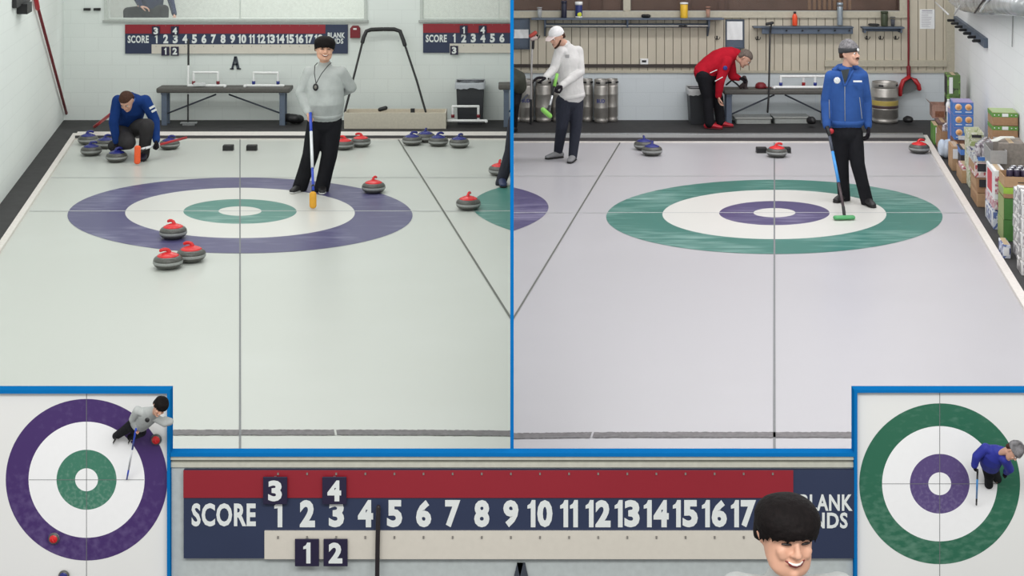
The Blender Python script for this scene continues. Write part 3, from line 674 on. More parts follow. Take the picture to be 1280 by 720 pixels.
# ============================================================ EQUIPMENT, RIGHT HALL
def keg(px, ybot, wpx, ytop, label, bandm=None, lettering=True, squat=False):
    g = G(px, ybot); y = g.y+.02; rr = wpx*y/F/2; y = YB-.012-rr*1.03-(.10 if squat else 0); h = H-(ytop+140)*y/F
    r = thing('beer_keg', label, 'keg', (g.x, y, 0), 'steel kegs'); cx = g.x
    bm = BM(); lathe(bm, [(rr*.86, 0), (rr*.97, .012), (rr*.97, .05), (rr*.9, .06), (rr, .09), (rr, h*.33), (rr*1.02, h*.34), (rr*1.02, h*.36), (rr, h*.37), (rr, h*.63), (rr*1.02, h*.64), (rr*1.02, h*.66), (rr, h*.67), (rr, h*.83), (rr*.9, h*.88), (0, h*.89)], cx, y); obj('body', bm, M_KEG, r)
    bm = BM(); lathe(bm, [(rr*.92, h*.85), (rr*.96, h*.87), (rr*.96, h*.985), (rr*.93, h), (rr*.88, h*.985), (rr*.88, h*.86)], cx, y); obj('top_rim', bm, M_KEG, r)
    for a in (-2.1, -.6):
        bm = BM(); M = Matrix.Translation((cx, y, h*.93)) @ Matrix.Rotation(a, 4, 'Z') @ Matrix.Rotation(PI/2, 4, 'Y')
        sweep(bm, [M @ Vector((0, -.03, rr*.965)), M @ Vector((0, .03, rr*.965))], (.014, .006), side=(0, 0, 1)); obj('hand_hole', bm, M_BLACK, r)
    bm = BM(); lathe(bm, [(.03, h*.88), (.03, h*.92), (0, h*.92)], cx, y); obj('valve', bm, M_STEEL, r)
    if bandm: bm = BM(); lathe(bm, [(rr*1.003, h*.44), (rr*1.006, h*.45), (rr*1.006, h*.55), (rr*1.003, h*.56)], cx, y); obj('yellow_band', bm, bandm, r)
    if bandm: bm = BM(); lathe(bm, [(rr*1.003, h*.37), (rr*1.007, h*.375), (rr*1.007, h*.43), (rr*1.003, h*.435)], cx, y); obj('dark_band', bm, mat('keg_dark_band', (70, 50, 52), .5), r)
    if lettering:
        bm = BM(); glyphs(bm, 'BUD', -.06, .06, 0, .055, 0, 0, .03)
        for v in bm.verts: a = v.co.x/rr-PI/2-.1; v.co = Vector((cx+math.cos(a)*(rr*1.006), y+math.sin(a)*(rr*1.006), h*.47+v.co.z))
        me = bpy.data.meshes.new('lettering'); bm.to_mesh(me); bm.free(); finish('lettering', me, M_BLUE, r)
keg(646, 148, 14, 106, 'steel keg beside the partition behind the olive jacket', lettering=False)
keg(658, 149.5, 18, 99, 'leftmost fully seen steel keg behind the leaning broom')
keg(679, 150, 20, 98.5, 'steel keg behind the gloved hand of the man in white cap', lettering=False)
keg(699, 150, 18, 99, 'steel keg mostly hidden behind the man in white cap', lettering=False)
keg(734, 152, 14.5, 98.5, 'steel keg just right of the man in white cap', lettering=False)
keg(751, 152, 17.5, 99, 'steel keg with blue lettering, in front of its neighbours', squat=True)
keg(764, 149, 15, 98.5, 'rightmost steel keg of the row right of the man in white cap', lettering=False)
keg(1106, 153, 33, 102, 'wide steel keg with yellow band right of the man in blue jacket', mat('keg_yellow', (180, 160, 84), .45), lettering=False)
# notice boards
def notice(x0, x1, y0, y1, paper, label, xl=None):
    r = thing('notice_board', label, 'notice board', (bwx((x0+x1)/2), YB-.02, bwz(y1)), 'grey notice boards on the tan boards')
    a, b = max(bwx(x0), .012), bwx(x1)
    bm = BM(); bx(bm, a, b, YB-.03, YB-.012, bwz(y1), bwz(y0)); obj('panel', bm, M_GREYBLUE, r, .002)
    bm = BM(); bx(bm, a, a+.02, YB-.045, YB-.03, bwz(y1), bwz(y0)); bx(bm, b-.02, b, YB-.045, YB-.03, bwz(y1), bwz(y0)); bx(bm, a, b, YB-.045, YB-.03, bwz(y0+1.2), bwz(y0)); bx(bm, a, b, YB-.07, YB-.03, bwz(y1), bwz(y1-1.5)); obj('frame', bm, mat('frame_greyblue', (70, 80, 94), .5), r, .002)
    pa, pb = max(bwx(paper[0]), .02), bwx(paper[1])
    bm = BM(); n = 10
    for k in range(3):
        rows = [[bm.verts.new((pa+(pb-pa)*i/n+.004*k, YB-.035-.004*k-.006*math.sin(i*1.3+j+k), bwz(paper[3])+(bwz(paper[2])-bwz(paper[3]))*j/4)) for i in range(n+1)] for j in range(5)]
        for A_, B2 in zip(rows, rows[1:]):
            for i in range(n): bm.faces.new((A_[i], A_[i+1], B2[i+1], B2[i])).smooth = True
    me = bpy.data.meshes.new('papers'); bm.to_mesh(me); bm.free(); finish('papers', me, M_PAPER, r)
notice(640, 662.5, 22.5, 61, (641, 660, 36.5, 47.5), 'grey notice board with pale paper beside the partition')
notice(906.5, 930, 24, 60, (907.5, 927, 26.5, 49.5), 'grey notice board with white papers above the man in red')
# coat shelf, wide
r = thing('coat_shelf', 'long grey wall shelf with rail above the man in white cap', 'shelf', (bwx(780), YB, bwz(34)))
bm = BM(); bx(bm, bwx(664), bwx(902), YB-.26, YB-.012, bwz(23), bwz(21.3)); obj('shelf_board', bm, M_GREYBLUE, r, .003)
bm = BM(); bx(bm, bwx(680), bwx(885), YB-.04, YB-.012, bwz(34), bwz(29)); obj('peg_rail', bm, M_GREYBLUE, r, .003)
bm = BM(); sweep(bm, [(bwx(682), YB-.18, bwz(31)), (bwx(884), YB-.18, bwz(31))], .012); obj('hanging_rod', bm, mat('rod_pale', (170, 168, 160), .4, .5), r)
for cx in (681, 783, 884):
    bm = BM(); X_ = bwx(cx); A = [bm.verts.new((X_-.012, y, z)) for y, z in ((YB-.012, bwz(23)), (YB-.24, bwz(23)), (YB-.2, bwz(33)), (YB-.03, bwz(45 if cx != 783 else 34)))]; B_ = [bm.verts.new((v.co.x+.024, v.co.y, v.co.z)) for v in A]
    bm.faces.new(A); bm.faces.new(B_[::-1])
    for i in range(4): bm.faces.new((A[i], A[(i+1) % 4], B_[(i+1) % 4], B_[i]))
    obj('bracket', bm, M_GREYBLUE, r)
r = thing('wall_shelf', 'grey shelf with orange and clear bottles above the man in blue jacket', 'shelf', (bwx(1010), YB, bwz(41)))
bm = BM(); bx(bm, bwx(940), bwx(1063.5), YB-.2, YB-.012, bwz(33.5), bwz(32)); obj('shelf_board', bm, M_GREYBLUE, r, .003)
bm = BM(); bx(bm, bwx(950), bwx(1063), YB-.17, YB-.15, bwz(41), bwz(33.5)); obj('front_board', bm, M_GREYBLUE, r, .003)
for px in (960, 980, 1000, 1020, 1040, 1058):
    bm = BM(); sweep(bm, [(bwx(px), YB-.17, bwz(37)), (bwx(px), YB-.23, bwz(36))], .01); obj('peg', bm, M_BLACK, r)
r = thing('wall_shelf', 'short grey shelf with coat hooks below, left of the red dustpan pole', 'shelf', (bwx(1100), YB, bwz(39)))
bm = BM(); bx(bm, bwx(1075), bwx(1127), YB-.18, YB-.012, bwz(34.5), bwz(32.5)); obj('shelf_board', bm, M_GREYBLUE, r, .003)
bm = BM(); bx(bm, bwx(1078), bwx(1124), YB-.03, YB-.012, bwz(39), bwz(34.5)); obj('back_rail', bm, M_GREYBLUE, r, .003)
for cx in (1078.5, 1123.5): bm = BM(); bx(bm, bwx(cx)-.012, bwx(cx)+.012, YB-.15, YB-.012, bwz(40), bwz(34.5)); obj('bracket', bm, M_GREYBLUE, r)
for i, (px, py, lab) in enumerate(((896, 47, 'double coat hook left of the second notice board'), (946.5, 47.5, 'double coat hook right of the second notice board'), (671.5, 45.5, 'double coat hook beside the leaning red-topped broom'),
        (1083, 47, 'double coat hook under the short shelf, leftmost'), (1100, 47, 'double coat hook under the short shelf, middle'), (1119, 47, 'double coat hook under the short shelf, rightmost'))):
    c = Vector((bwx(px), YB-.012, bwz(py))); bm = BM(); bx(bm, c.x-.012, c.x+.012, c.y-.008, c.y, c.z-.03, c.z+.03)
    for s in (-1, 1): sweep(bm, [c+Vector((0, -.01, -.015)), c+Vector((s*.02, -.045, -.022)), c+Vector((s*.036, -.055, .0)), c+Vector((s*.038, -.055, .02))], .006, n=8)
    tag(remesh('coat_hook', bm, M_BLACK, None, .004, 1), lab, 'coat hook', 'coat hooks')
r = thing('thermostat', 'white box with dark screen above the dark rail', 'thermostat', (bwx(804.5), YB-.012, bwz(80)))
bm = BM(); bx(bm, bwx(800), bwx(810), YB-.05, YB-.012, bwz(80), bwz(73)); obj('case', bm, M_PVC, r, .005); bm = BM(); bx(bm, bwx(802), bwx(807.5), YB-.053, YB-.049, bwz(77.5), bwz(74.8)); obj('screen', bm, M_BLACK, r)
# things on the shelves
def bottle(name, px, ybot, ytop, wpx, m, label, cat, y=YB-.12, cap=None, body=None):
    z0 = H-(ybot+140)*y/F; h = H-(ytop+140)*y/F-z0; rr = wpx*y/F/2; x = (px-640)*y/F
    r = thing(name, label, cat, (x, y, z0))
    prof = body or [(rr*.9, 0), (rr, .01), (rr, h*.6), (rr*.9, h*.7), (rr*.5, h*.82), (rr*.45, h*.86)]
    bm = BM(); lathe(bm, prof, x, y, z0, 18); obj('body', bm, m, r)
    cm, f0 = cap or (m, .86); t = prof[-1][0]
    bm = BM(); lathe(bm, [(t*1.15, h*f0), (t*1.15, h*.99), (t*.9, h), (0, h)], x, y, z0, 18); obj('lid', bm, cm, r)
    return r, x, y, z0, rr, h
def can_prof(rr, h): return [(rr*.95, 0), (rr, .01), (rr, h*.9), (rr*.95, h*.93)]
yb = YB-.13; f_ = lambda a, b: (H-(b+140)*yb/F)-(H-(a+140)*yb/F)
bottle('drinking_glass', 674.5, 22, 9, 6, mat('glass_pale', (190, 196, 200), .1, alpha=.45), 'clear drinking glass at the left end of the long coat shelf', 'glass', body=[(.028, 0), (.035, .13)], cap=(mat('glass_pale', (190, 196, 200), .1, alpha=.45), .9))
bottle('water_bottle', 705, 22, 1, 7, mat('navy_bottle', (34, 36, 56), .4), 'dark navy bottle on the long coat shelf', 'bottle', body=can_prof(.041, .235))
r, x, y, z0, rr, h = bottle('tennis_ball_tube', 723.5, 22, 2, 9, mat('tube_navy', (40, 52, 110), .35), 'ball tube with yellow ball printed on it, on the long coat shelf', 'ball tube', body=can_prof(.052, .235), cap=(M_PVC, .8))
bm = BM(); M = Matrix.Translation((x, y, z0)); 
ell(bm, (x+.008, y-.047, z0+.05), (.034, .008, .036)); obj('printed_ball', bm, mat('ball_yellow', (206, 212, 66), .6), r); 
bm = BM(); lathe(bm, [(rr*1.01, .0), (rr*1.01, .022)], x, y, z0, 18); obj('white_base', bm, M_PVC, r)
bottle('spray_can', 855, 22.5, 3, 9.5, mat('can_yellow', (222, 178, 48), .4), 'yellow can at the right part of the long coat shelf', 'can', body=can_prof(.056, .22), cap=(M_PAPER, .9))
bottle('drinking_glass', 885, 21.5, 8, 6, mat('glass_orange', (190, 140, 120), .1, alpha=.5), 'small reddish glass at the right end of the long coat shelf', 'glass', body=[(.028, 0), (.033, .12)], cap=(mat('glass_orange', (190, 140, 120), .1, alpha=.5), .9))
bottle('squeeze_bottle', 993.5, 32, 14.5, 6.5, mat('bottle_orange', (226, 78, 40), .35), 'orange bottle with dark cap on the right grey shelf', 'bottle', cap=(M_BLACK, .86))
bottle('water_bottle', 1050, 31.5, 3, 7.5, mat('bottle_clear', (150, 160, 168), .2, .4), 'tall silver bottle on the right grey shelf', 'bottle', body=can_prof(.043, .3))
bottle('water_bottle', 1105.5, 32.5, 14, 8.5, mat('bottle_olive', (58, 66, 46), .5), 'olive green bottle on the short shelf', 'bottle', body=can_prof(.05, .2))
bottle('drinking_glass', 1116, 32.5, 21, 6, mat('glass_dark', (70, 76, 90), .2, alpha=.6), 'small dark glass beside the olive bottle', 'glass', body=[(.028, 0), (.034, .1)], cap=(mat('glass_dark', (70, 76, 90), .2, alpha=.6), .9))
def lay(name, px, py, sx, sz, m, label, cat, seed, y=YB-.13):
    rng = random.Random(seed); c = P(px, py, y); bm = BM()
    for k in range(4): ell(bm, c+Vector((rng.uniform(-1, 1)*sx*.6, rng.uniform(-.03, .03), sz*.5)), (sx*.45, .05, sz*.5))
    return tag(remesh(name, bm, m, None, .008, 2), label, cat)
lay('sunglasses_case', 808, 22, .085, .05, M_BLACK, 'black glove pair on the long coat shelf', 'gloves', 1)['category'] = 'gloves'
lay('winter_glove', 855, 33.8, .085, .03, M_BLACK, 'black glove hanging over the rod of the long coat shelf', 'glove', 5, YB-.18)
lay('winter_glove', 1094, 32.6, .1, .04, M_BLACK, 'black gloves lying on the short shelf beside the olive bottle', 'gloves', 3)
# tools leaning on the wall
r = thing('hockey_stick', 'tall black broom stick leaning on the wall beside the right grey shelf', 'broom', P(961, 153, 21.6))
bm = BM(); sweep(bm, [P(962.5, 42, 21.72), P(961, 118, 21.42), P(959.5, 140, 21.4)], .014); obj('shaft', bm, M_BLACK, r)
bm = BM(); sweep(bm, [P(958.5, 30, 21.75), P(965.5, 28.5, 21.75)], .022); sweep(bm, [P(964.5, 28.5, 21.75), P(962.5, 42, 21.75)], .013); obj('head', bm, M_BLACK, r)
r['label'] = 'tall black stick with bent top leaning on the right-hall bench'; r.name = 'leaning_stick'
r = thing('curling_broom', 'curling broom standing head-up with red pad beside the partition', 'broom', P(663.5, 155, 21.62))
bm = BM(); sweep(bm, [P(663.5, 154, 21.62), P(664.5, 80, 21.68), P(665.5, 52, 21.72)], .016); obj('shaft', bm, mat('shaft_silver', (190, 186, 184), .3, .5), r)
bm = BM(); sweep(bm, [P(663.4, 154, 21.61), P(663.7, 125, 21.64)], .018); sweep(bm, [P(666.2, 60, 21.7), P(666.8, 48, 21.72)], .02); obj('dark_sleeve', bm, M_BLACK, r)
bm = BM(); sweep(bm, [P(663.5, 45, 21.72), P(669, 41, 21.72)], (.05, .03), side=(0, 1, 0)); obj('brush_pad', bm, mat('pad_red', (190, 80, 70), .7), r)
bm = BM(); sweep(bm, [P(665, 49, 21.7), P(670, 47.5, 21.7)], .028); obj('pad_holder', bm, mat('pad_white', (200, 180, 176), .6), r)
r = thing('dustpan', 'long-handled red dustpan hanging on the wall right of the banded keg', 'dustpan', P(1136.5, 120, YB-.1))
bm = BM(); sweep(bm, [P(1135.3, -3, YB-.05), P(1135.6, 86, YB-.06)], .014); obj('pole', bm, M_DKRED, r)
bm = BM(); sweep(bm, [P(1135.8, 84, YB-.06), P(1136, 95, YB-.07)], (.03, .03)); obj('socket', bm, M_DKRED, r)
bm = BM(); pts = [P(1125, 118, YB-.11), P(1125.5, 110, YB-.11), P(1129, 101, YB-.1), P(1136.5, 96, YB-.09), P(1144, 100, YB-.1), P(1148, 106, YB-.11), P(1149, 111, YB-.11)]
sweep(bm, pts, (.032, .06), side=(1, 0, 0), n=10); obj('hood', bm, M_RED, r)
bm = BM(); A = [P(1126, 118, YB-.1), P(1149, 111, YB-.1), P(1145, 100, YB-.06), P(1136.5, 97, YB-.05), P(1128, 102, YB-.06)]; va = [bm.verts.new(p) for p in A]; vb = [bm.verts.new(p+Vector((0, .02, 0))) for p in A]
bm.faces.new(va); bm.faces.new(vb[::-1]); [bm.faces.new((va[i], va[(i+1) % 5], vb[(i+1) % 5], vb[i])) for i in range(5)]; obj('pan', bm, mat('pan_grey', (84, 88, 88), .5), r)
r = thing('poster', 'white printed notice sheet on the tan boards right of the dustpan pole', 'notice', (bwx(1158.5), YB-.015, bwz(36)))
bm = BM(); bx(bm, bwx(1149.5), bwx(1168), YB-.017, YB-.0125, bwz(36), bwz(11.5)); obj('sheet', bm, M_PAPER, r)
bm = BM(); rng = random.Random(2)
for k in range(13): z = bwz(15+k*1.5); bx(bm, bwx(1151.5), bwx(1151.5+rng.uniform(8, 14)), YB-.0185, YB-.0172, z-.004, z)
bx(bm, bwx(1152), bwx(1165), YB-.0185, YB-.0172, bwz(13.8), bwz(12.8)); obj('printed_lines', bm, mat('print_grey', (150, 146, 156), .6), r)['kind'] = 'stuff'
# red cap, bag on the bench, trays and black items on the floor
zt = H-(112+140)*YBN/F
r = thing('baseball_cap', 'dark red cap lying on the bench by the black stick', 'cap', P(952, 112.8, YBN+.14))
bm = BM(); lathe(bm, [(.085, 0), (.083, .03), (.07, .06), (.04, .08), (0, .086)], P(951, 0, YBN+.16).x, YBN+.16, zt+.002); obj('crown', bm, M_DKRED, r)
bm = BM(); q = P(957, 0, YBN+.13); sweep(bm, [(q.x, YBN+.13, zt+.02), (q.x+.07, YBN+.11, zt+.012)], [(.07, .008), (.045, .006)], side=(0, 1, 0)); obj('bill', bm, M_DKRED, r)
r = thing('headset', 'black looped strap gear on the bench before the man in red', 'strap', P(925, 112.5, YBN+.12))
bm = BM(); sweep(bm, [P(908, 106, YBN+.1), P(915, 100, YBN+.1), P(923, 97.5, YBN+.1), P(930, 98.5, YBN+.1)], .013); sweep(bm, [P(915, 100.5, YBN+.1), P(921, 105, YBN+.1), P(925, 109, YBN+.1)], .013); obj('strap', bm, M_BLACK, r)
bm = BM(); sweep(bm, [P(930, 97, YBN+.1), P(932, 102, YBN+.1), P(931, 109, YBN+.1), P(933, 112, YBN+.1)], (.035, .03), side=(1, 0, 0)); sweep(bm, [P(926, 108.5, YBN+.1), P(931, 104, YBN+.1)], .03); obj('dark_pouch', bm, mat('pouch_brown', (60, 48, 50), .7), r); r.name = 'strap_harness'
r = thing('storage_tray', 'long clear shallow tray under the bench, left one', 'tray', G(944, 152), 'clear trays under the bench')
def tray(r, x0, x1, yb_, yt):
    y = F*H/(yb_+140); a, b = (x0-640)*y/F, (x1-640)*y/F; z = H-(yt+140)*(y+.02)/F
    bm = BM(); bx(bm, a, b, y, y+.02, 0, z); bx(bm, a, b, y+.3, y+.32, 0, z); bx(bm, a, a+.02, y, y+.32, 0, z); bx(bm, b-.02, b, y, y+.32, 0, z); bx(bm, a, b, y, y+.32, 0, .01); obj('tub', bm, mat('tray_clear', (186, 190, 186), .2, alpha=.75), r, .005)
    bm = BM(); bx(bm, a-.015, b+.015, y-.012, y+.33, z, z+.02); obj('lid', bm, mat('tray_lid', (168, 170, 166), .25), r, .006)
tray(r, 920, 964, 155, 148.5)
r = thing('storage_tray', 'long clear shallow tray under the bench, right one', 'tray', G(990, 151), 'clear trays under the bench'); tray(r, 968, 1012, 154.6, 147.5)
lump('winter_boot', 1016, 154, 21.3, .1, .12, .1, M_BLACK, 'black shoe on the floor left of the man in blue jacket', 'shoe', 7)
lump('winter_boot', 1133, 152.5, 21.6, .1, .14, .09, M_BLACK, 'black shoe on the floor right of the banded keg', 'shoe', 9)
# side wall rack, duct, conduit
r = thing('peg_rack', 'grey sloping-looking peg rack with black pegs on the right side wall', 'rack', R(2.63, 20.5, 1.3)); r['label'] = 'grey rack with row of black pegs on the right side wall'
def sidepx(px, py):
    """point on the right side wall seen at a pixel"""
    Y = 2.676*F/(px-968); return R(2.676, Y, H-(py+140)*Y/F)
A = [sidepx(1196, 20), sidepx(1235, 48), sidepx(1235, 60), sidepx(1196, 28)]
bm = BM(); va = [bm.verts.new(p) for p in A]; vb = [bm.verts.new(p+Vector((-.05, 0, 0))) for p in A]; bm.faces.new(va); bm.faces.new(vb[::-1])
for i in range(4): bm.faces.new((va[i], va[(i+1) % 4], vb[(i+1) % 4], vb[i]))
obj('board', bm, M_GREYBLUE, r)
for k in range(7):
    t = (k+.3)/7; p = A[0]*(1-t)+A[1]*t; q = A[3]*(1-t)+A[2]*t; m_ = p*.45+q*.55+Vector((-.05, 0, 0))
    bm = BM(); sweep(bm, [m_, m_+Vector((-.09, 0, .0))], .02); obj('peg', bm, M_BLACK, r)
r = thing('air_duct', 'pale plastic-wrapped duct at the top of the right side wall', 'duct', R(2.3, 20, 1.9))
def sw(px, py, off): p = sidepx(px, py); return p+Vector((-off, 0, 0))
bm = BM(); sweep(bm, [sw(1213, -4, .15), sw(1226, 0, .16), sw(1245, 3, .17), sw(1262, 3, .16), sw(1300, 6, .15)], [(.16, .14), (.18, .16), (.17, .15), (.16, .14), (.15, .12)], side=(1, 0, 0), n=20); obj('wrapped_pipe', bm, mat('duct_wrap', (176, 180, 180), .2, .3, var=.3, scale=4), r)
for a, b in (((1190, 3), (1216, 18)), ((1222, 17), (1240, -2)), ((1250, 16), (1268, -2)), ((1258, 14), (1275, -3))):
    bm = BM(); sweep(bm, [sw(max(a[0], 1195), a[1], .30), sw(b[0], b[1], .33)], .012); obj('strap', bm, mat('strap_pale', (210, 212, 212), .4) if a[0] != 1250 else M_DKBROWN, r)
bm = BM(); sweep(bm, [sw(1262, 13, .2), sw(1282, 10, .2)], (.05, .05)); obj('dark_pipe', bm, mat('pipe_dark', (84, 84, 90), .4), r)
bm = BM(); sweep(bm, [sw(1268.5, 17, .02), sw(1267.5, 58, .02)], .008); r = obj('conduit', bm, mat('conduit_grey', (160, 160, 160), .5)); tag(r, 'thin grey cable running down the right side wall', 'cable')

# ============================================================ CARTONS ALONG THE RIGHT SIDE WALL
M_CARDL = mat('cardboard_light', (176, 142, 108), .8, var=.06)
TH = -math.atan(KR)
def carton(px0, px1, Y0, dep, z0, z1, m, label, cat='carton', band=None, top=None, patch=None, dots=None, opened=False, front=None, grp='cartons stacked along the right side wall', side=None):
    x0, x1 = (px0-640)*Y0/F, (px1-640)*Y0/F
    xw = R(2.655, Y0).x; x1 = min(x1, xw)
    r = thing('carton' if cat == 'carton' else cat.replace(' ', '_'), label, cat, (x0, Y0, z0), grp); r.rotation_euler = (0, 0, TH)
    h = z1-z0-.003; z1 = z0+h
    bm = BM()
    if opened:
        t = .006
        bx(bm, x0, x1, Y0, Y0+t, z0, z1); bx(bm, x0, x1, Y0+dep-t, Y0+dep, z0, z1); bx(bm, x0, x0+t, Y0+t, Y0+dep-t, z0, z1); bx(bm, x1-t, x1, Y0+t, Y0+dep-t, z0, z1); bx(bm, x0+t, x1-t, Y0+t, Y0+dep-t, z0, z0+t)
        obj('tray_box', bm, m, r)
    else:
        bx(bm, x0, x1, Y0, Y0+dep, z0, z1); obj('box_body', bm, m, r, .006)
        bm = BM(); bx(bm, (x0+x1)/2-.025, (x0+x1)/2+.025, Y0+.01, Y0+dep-.01, z1, z1+.0015); bx(bm, x0+.01, x1-.01, Y0+dep/2-.001, Y0+dep/2+.001, z1, z1+.001); obj('tape', bm, mat('tape_tan', (196, 172, 140), .3), r)
    if top and not opened: bm = BM(); bx(bm, x0+.004, x1-.004, Y0+.004, Y0+dep-.004, z1+.0005, z1+.003); obj('top_print', bm, top, r)
    if band:
        bm = BM(); e = .0015; bx(bm, x0-e, x1+e, Y0-e, Y0+dep+e, z0+h*band[0], z0+h*min(band[1], .985)); obj('printed_band', bm, band[2], r)
    if patch:
        bm = BM(); a, b, c, d = patch[:4]; bx(bm, x0+(x1-x0)*a, x0+(x1-x0)*b, Y0-.004, Y0-.001, z0+h*c, z0+h*d); obj('label_patch', bm, patch[4], r)
    if side:
        a, b, c, d = side[:4]
        bm = BM(); bx(bm, x0-.004, x0-.001, Y0+dep*a, Y0+dep*b, z0+h*c, z0+h*d); obj('side_print', bm, side[4], r)
        if len(side) > 5: bm = BM(); w_ = (b-a)*.18; v_ = (d-c)*.12; bx(bm, x0-.006, x0-.004, Y0+dep*(a+w_), Y0+dep*(b-w_), z0+h*(c+v_), z0+h*(d-v_)); obj('side_panel', bm, side[5], r)
    if dots:
        for i in range(dots[0]):
            cx = x0+(x1-x0)*(i+.5)/dots[0]; cz = z0+h*dots[3]; M = Matrix.Translation((cx, Y0-.001, cz)) @ Matrix.Rotation(PI/2, 4, 'X')
            bm = BM(); lathe(bm, [(0, 0), (dots[1], 0), (dots[1], .002), (0, .002)], n=20, M=M); obj('round_print', bm, dots[2], r)
            bm = BM(); lathe(bm, [(0, .002), (dots[1]*.6, .002), (dots[1]*.6, .003), (0, .003)], n=16, M=M); obj('round_print_core', bm, dots[4], r)
            bm = BM(); bx(bm, cx-dots[1]*.9, cx+dots[1]*.9, Y0-.003, Y0-.001, z0+h*.2, z0+h*.27); obj('printed_word_bar', bm, dots[5], r)
    return r
def can(px, Y, z0, rr, h, m, label, grp, topm=None, piv=None):
    x = (px-640)*Y/F
    if piv: a = Vector(((piv[0]-640)*piv[1]/F, piv[1], 0)); q = a+Matrix.Rotation(TH, 3, 'Z') @ (Vector((x, Y, 0))-a); x, Y = q.x, q.y
    r = thing('drink_can', label, 'can', (x, Y, z0+.007), grp); z0 += .007
    bm = BM(); lathe(bm, [(rr*.8, 0), (rr, .01), (rr, h*.88), (rr*.8, h*.97)], x, Y, z0, 14); obj('can_body', bm, m, r)
    bm = BM(); lathe(bm, [(rr*.8, h*.965), (rr*.82, h), (rr*.76, h), (rr*.74, h*.975), (0, h*.975)], x, Y, z0, 14); obj('can_lid', bm, topm or M_STEEL, r)
M_GRNC = mat('carton_green', (92, 140, 62), .6, var=.1); M_GRNB = mat('carton_green_bright', (150, 186, 66), .6, var=.08); M_GRNS = mat('carton_sage', (152, 164, 110), .7)
M_GRND = mat('carton_deep_green', (70, 120, 56), .6); M_BLUC = mat('carton_blue', (70, 118, 190), .5, var=.06); M_LILAC = mat('carton_lilac', (160, 150, 190), .5)
M_ORA = mat('print_orange', (224, 158, 96), .5); M_WHT = mat('print_white', (226, 226, 226), .5); M_PACK = mat('pack_white', (224, 222, 220), .5, var=.12, scale=14)
M_CANB = mat('can_dark_plum', (52, 42, 64), .35, .3); M_CANS = mat('can_silver', (190, 186, 190), .35, .5, var=.2, scale=20); M_DKB = mat('box_dark', (44, 42, 48), .6)
M_PINKP = mat('pack_pink', (200, 150, 160), .5, var=.2, scale=20); M_BLUP = mat('pack_blue_print', (96, 116, 170), .5, var=.5, scale=14); M_REDP = mat('print_red', (206, 48, 64), .5)
def busy(name, a, b, c, sc=34):
    if name in MATS: return MATS[name]
    m = bpy.data.materials.new(name); m.use_nodes = True; nt = m.node_tree; p = nt.nodes['Principled BSDF']
    tc = nt.nodes.new('ShaderNodeTexCoord'); v = nt.nodes.new('ShaderNodeTexVoronoi'); v.inputs['Scale'].default_value = sc; v.distance = 'CHEBYCHEV'
    nt.links.new(tc.outputs['Object'], v.inputs['Vector']); sp = nt.nodes.new('ShaderNodeSeparateColor'); nt.links.new(v.outputs['Color'], sp.inputs[0])
    r = nt.nodes.new('ShaderNodeValToRGB'); r.color_ramp.interpolation = 'CONSTANT'; nt.links.new(sp.outputs[0], r.inputs[0])
    r.color_ramp.elements[0].color = (*lin(a), 1); r.color_ramp.elements[1].position = .5; r.color_ramp.elements[1].color = (*lin(b), 1); e = r.color_ramp.elements.new(.75); e.color = (*lin(c), 1)
    nt.links.new(r.outputs[0], p.inputs['Base Color']); p.inputs['Roughness'].default_value = .5; MATS[name] = m; return m
M_PACK = busy('white_pack_print', (226, 224, 222), (214, 212, 210), (150, 146, 146), 16)
M_PINKP = busy('pink_pack_print', (206, 170, 176), (224, 218, 216), (176, 90, 110)); M_BLUP = busy('blue_pack_print', (206, 210, 220), (96, 116, 170), (60, 70, 120), 26)
M_CANS = busy('silver_can_print', (196, 192, 194), (170, 160, 168), (120, 110, 120), 40)
# white multipacks nearest the camera
for k in range(6):
    z = k*.127; off = (0, .8, -.5, .5, 1.0, .2)[k]
    carton(1277+off, 1300, 13.17, .27, z, z+.125, M_PACK, 'white multipack, '+('bottom', 'second from bottom', 'third from bottom', 'third from top', 'second from top', 'topmost')[k]+' of the stack cut by the right picture edge', 'drink pack', patch=(.1, .4, .2, .8, M_CANS), side=(.15, .85, .15, .85, mat('pack_line_grey', (150, 150, 150), .5), M_PACK), grp='white multipacks')
    if k < 5: carton(1275+off*.6, 1300, 13.6, .42, z, z+.125, M_PACK, 'white multipack beside the green carton, '+('bottom', 'second', 'middle', 'fourth', 'top')[k]+' of the rear white stack', 'drink pack', side=(.1, .9, .15, .85, mat('pack_line_grey', (150, 150, 150), .5), M_PACK), grp='white multipacks')
carton(1254, 1263, 13.78, .3, 0, .13, M_BLUP, 'small blue and white pack on the mat beside the white multipacks', 'drink pack', patch=(.1, .8, .2, .8, M_WHT))
# tall green carton with brown trays
carton(1254.5, 1285, 14.45, .36, 0, .21, M_GRND, 'lower deep green carton with sage side, under the brown can tray', side=(0, 1, 0, 1, M_GRNS))
carton(1255, 1285, 14.45, .36, .21, .42, M_GRND, 'upper deep green carton with sage side, under the brown can tray', side=(0, 1, 0, 1, M_GRNS))
carton(1255, 1285, 14.45, .36, .42, .53, M_CARD, 'brown carton with lime green band on top of the deep green cartons', band=(.42, 1, M_GRNB), side=(.1, .9, .2, .9, M_GRNS))
carton(1255.5, 1285, 14.45, .36, .53, .635, M_CARDL, 'open brown tray holding dark plum cans', opened=True, patch=(.55, .95, .42, .5, M_DKB))
for i in range(4):
    for j in range(3):
        can(1260+8.3*i, 14.53+.1*j, .53, .033, .155, M_CANB, 'dark plum can in the open brown tray, %s row, %s' % (('front', 'middle', 'back')[j], ('leftmost', 'second from left', 'third from left', 'rightmost')[i]), 'dark plum cans', piv=(1255.5, 14.45))
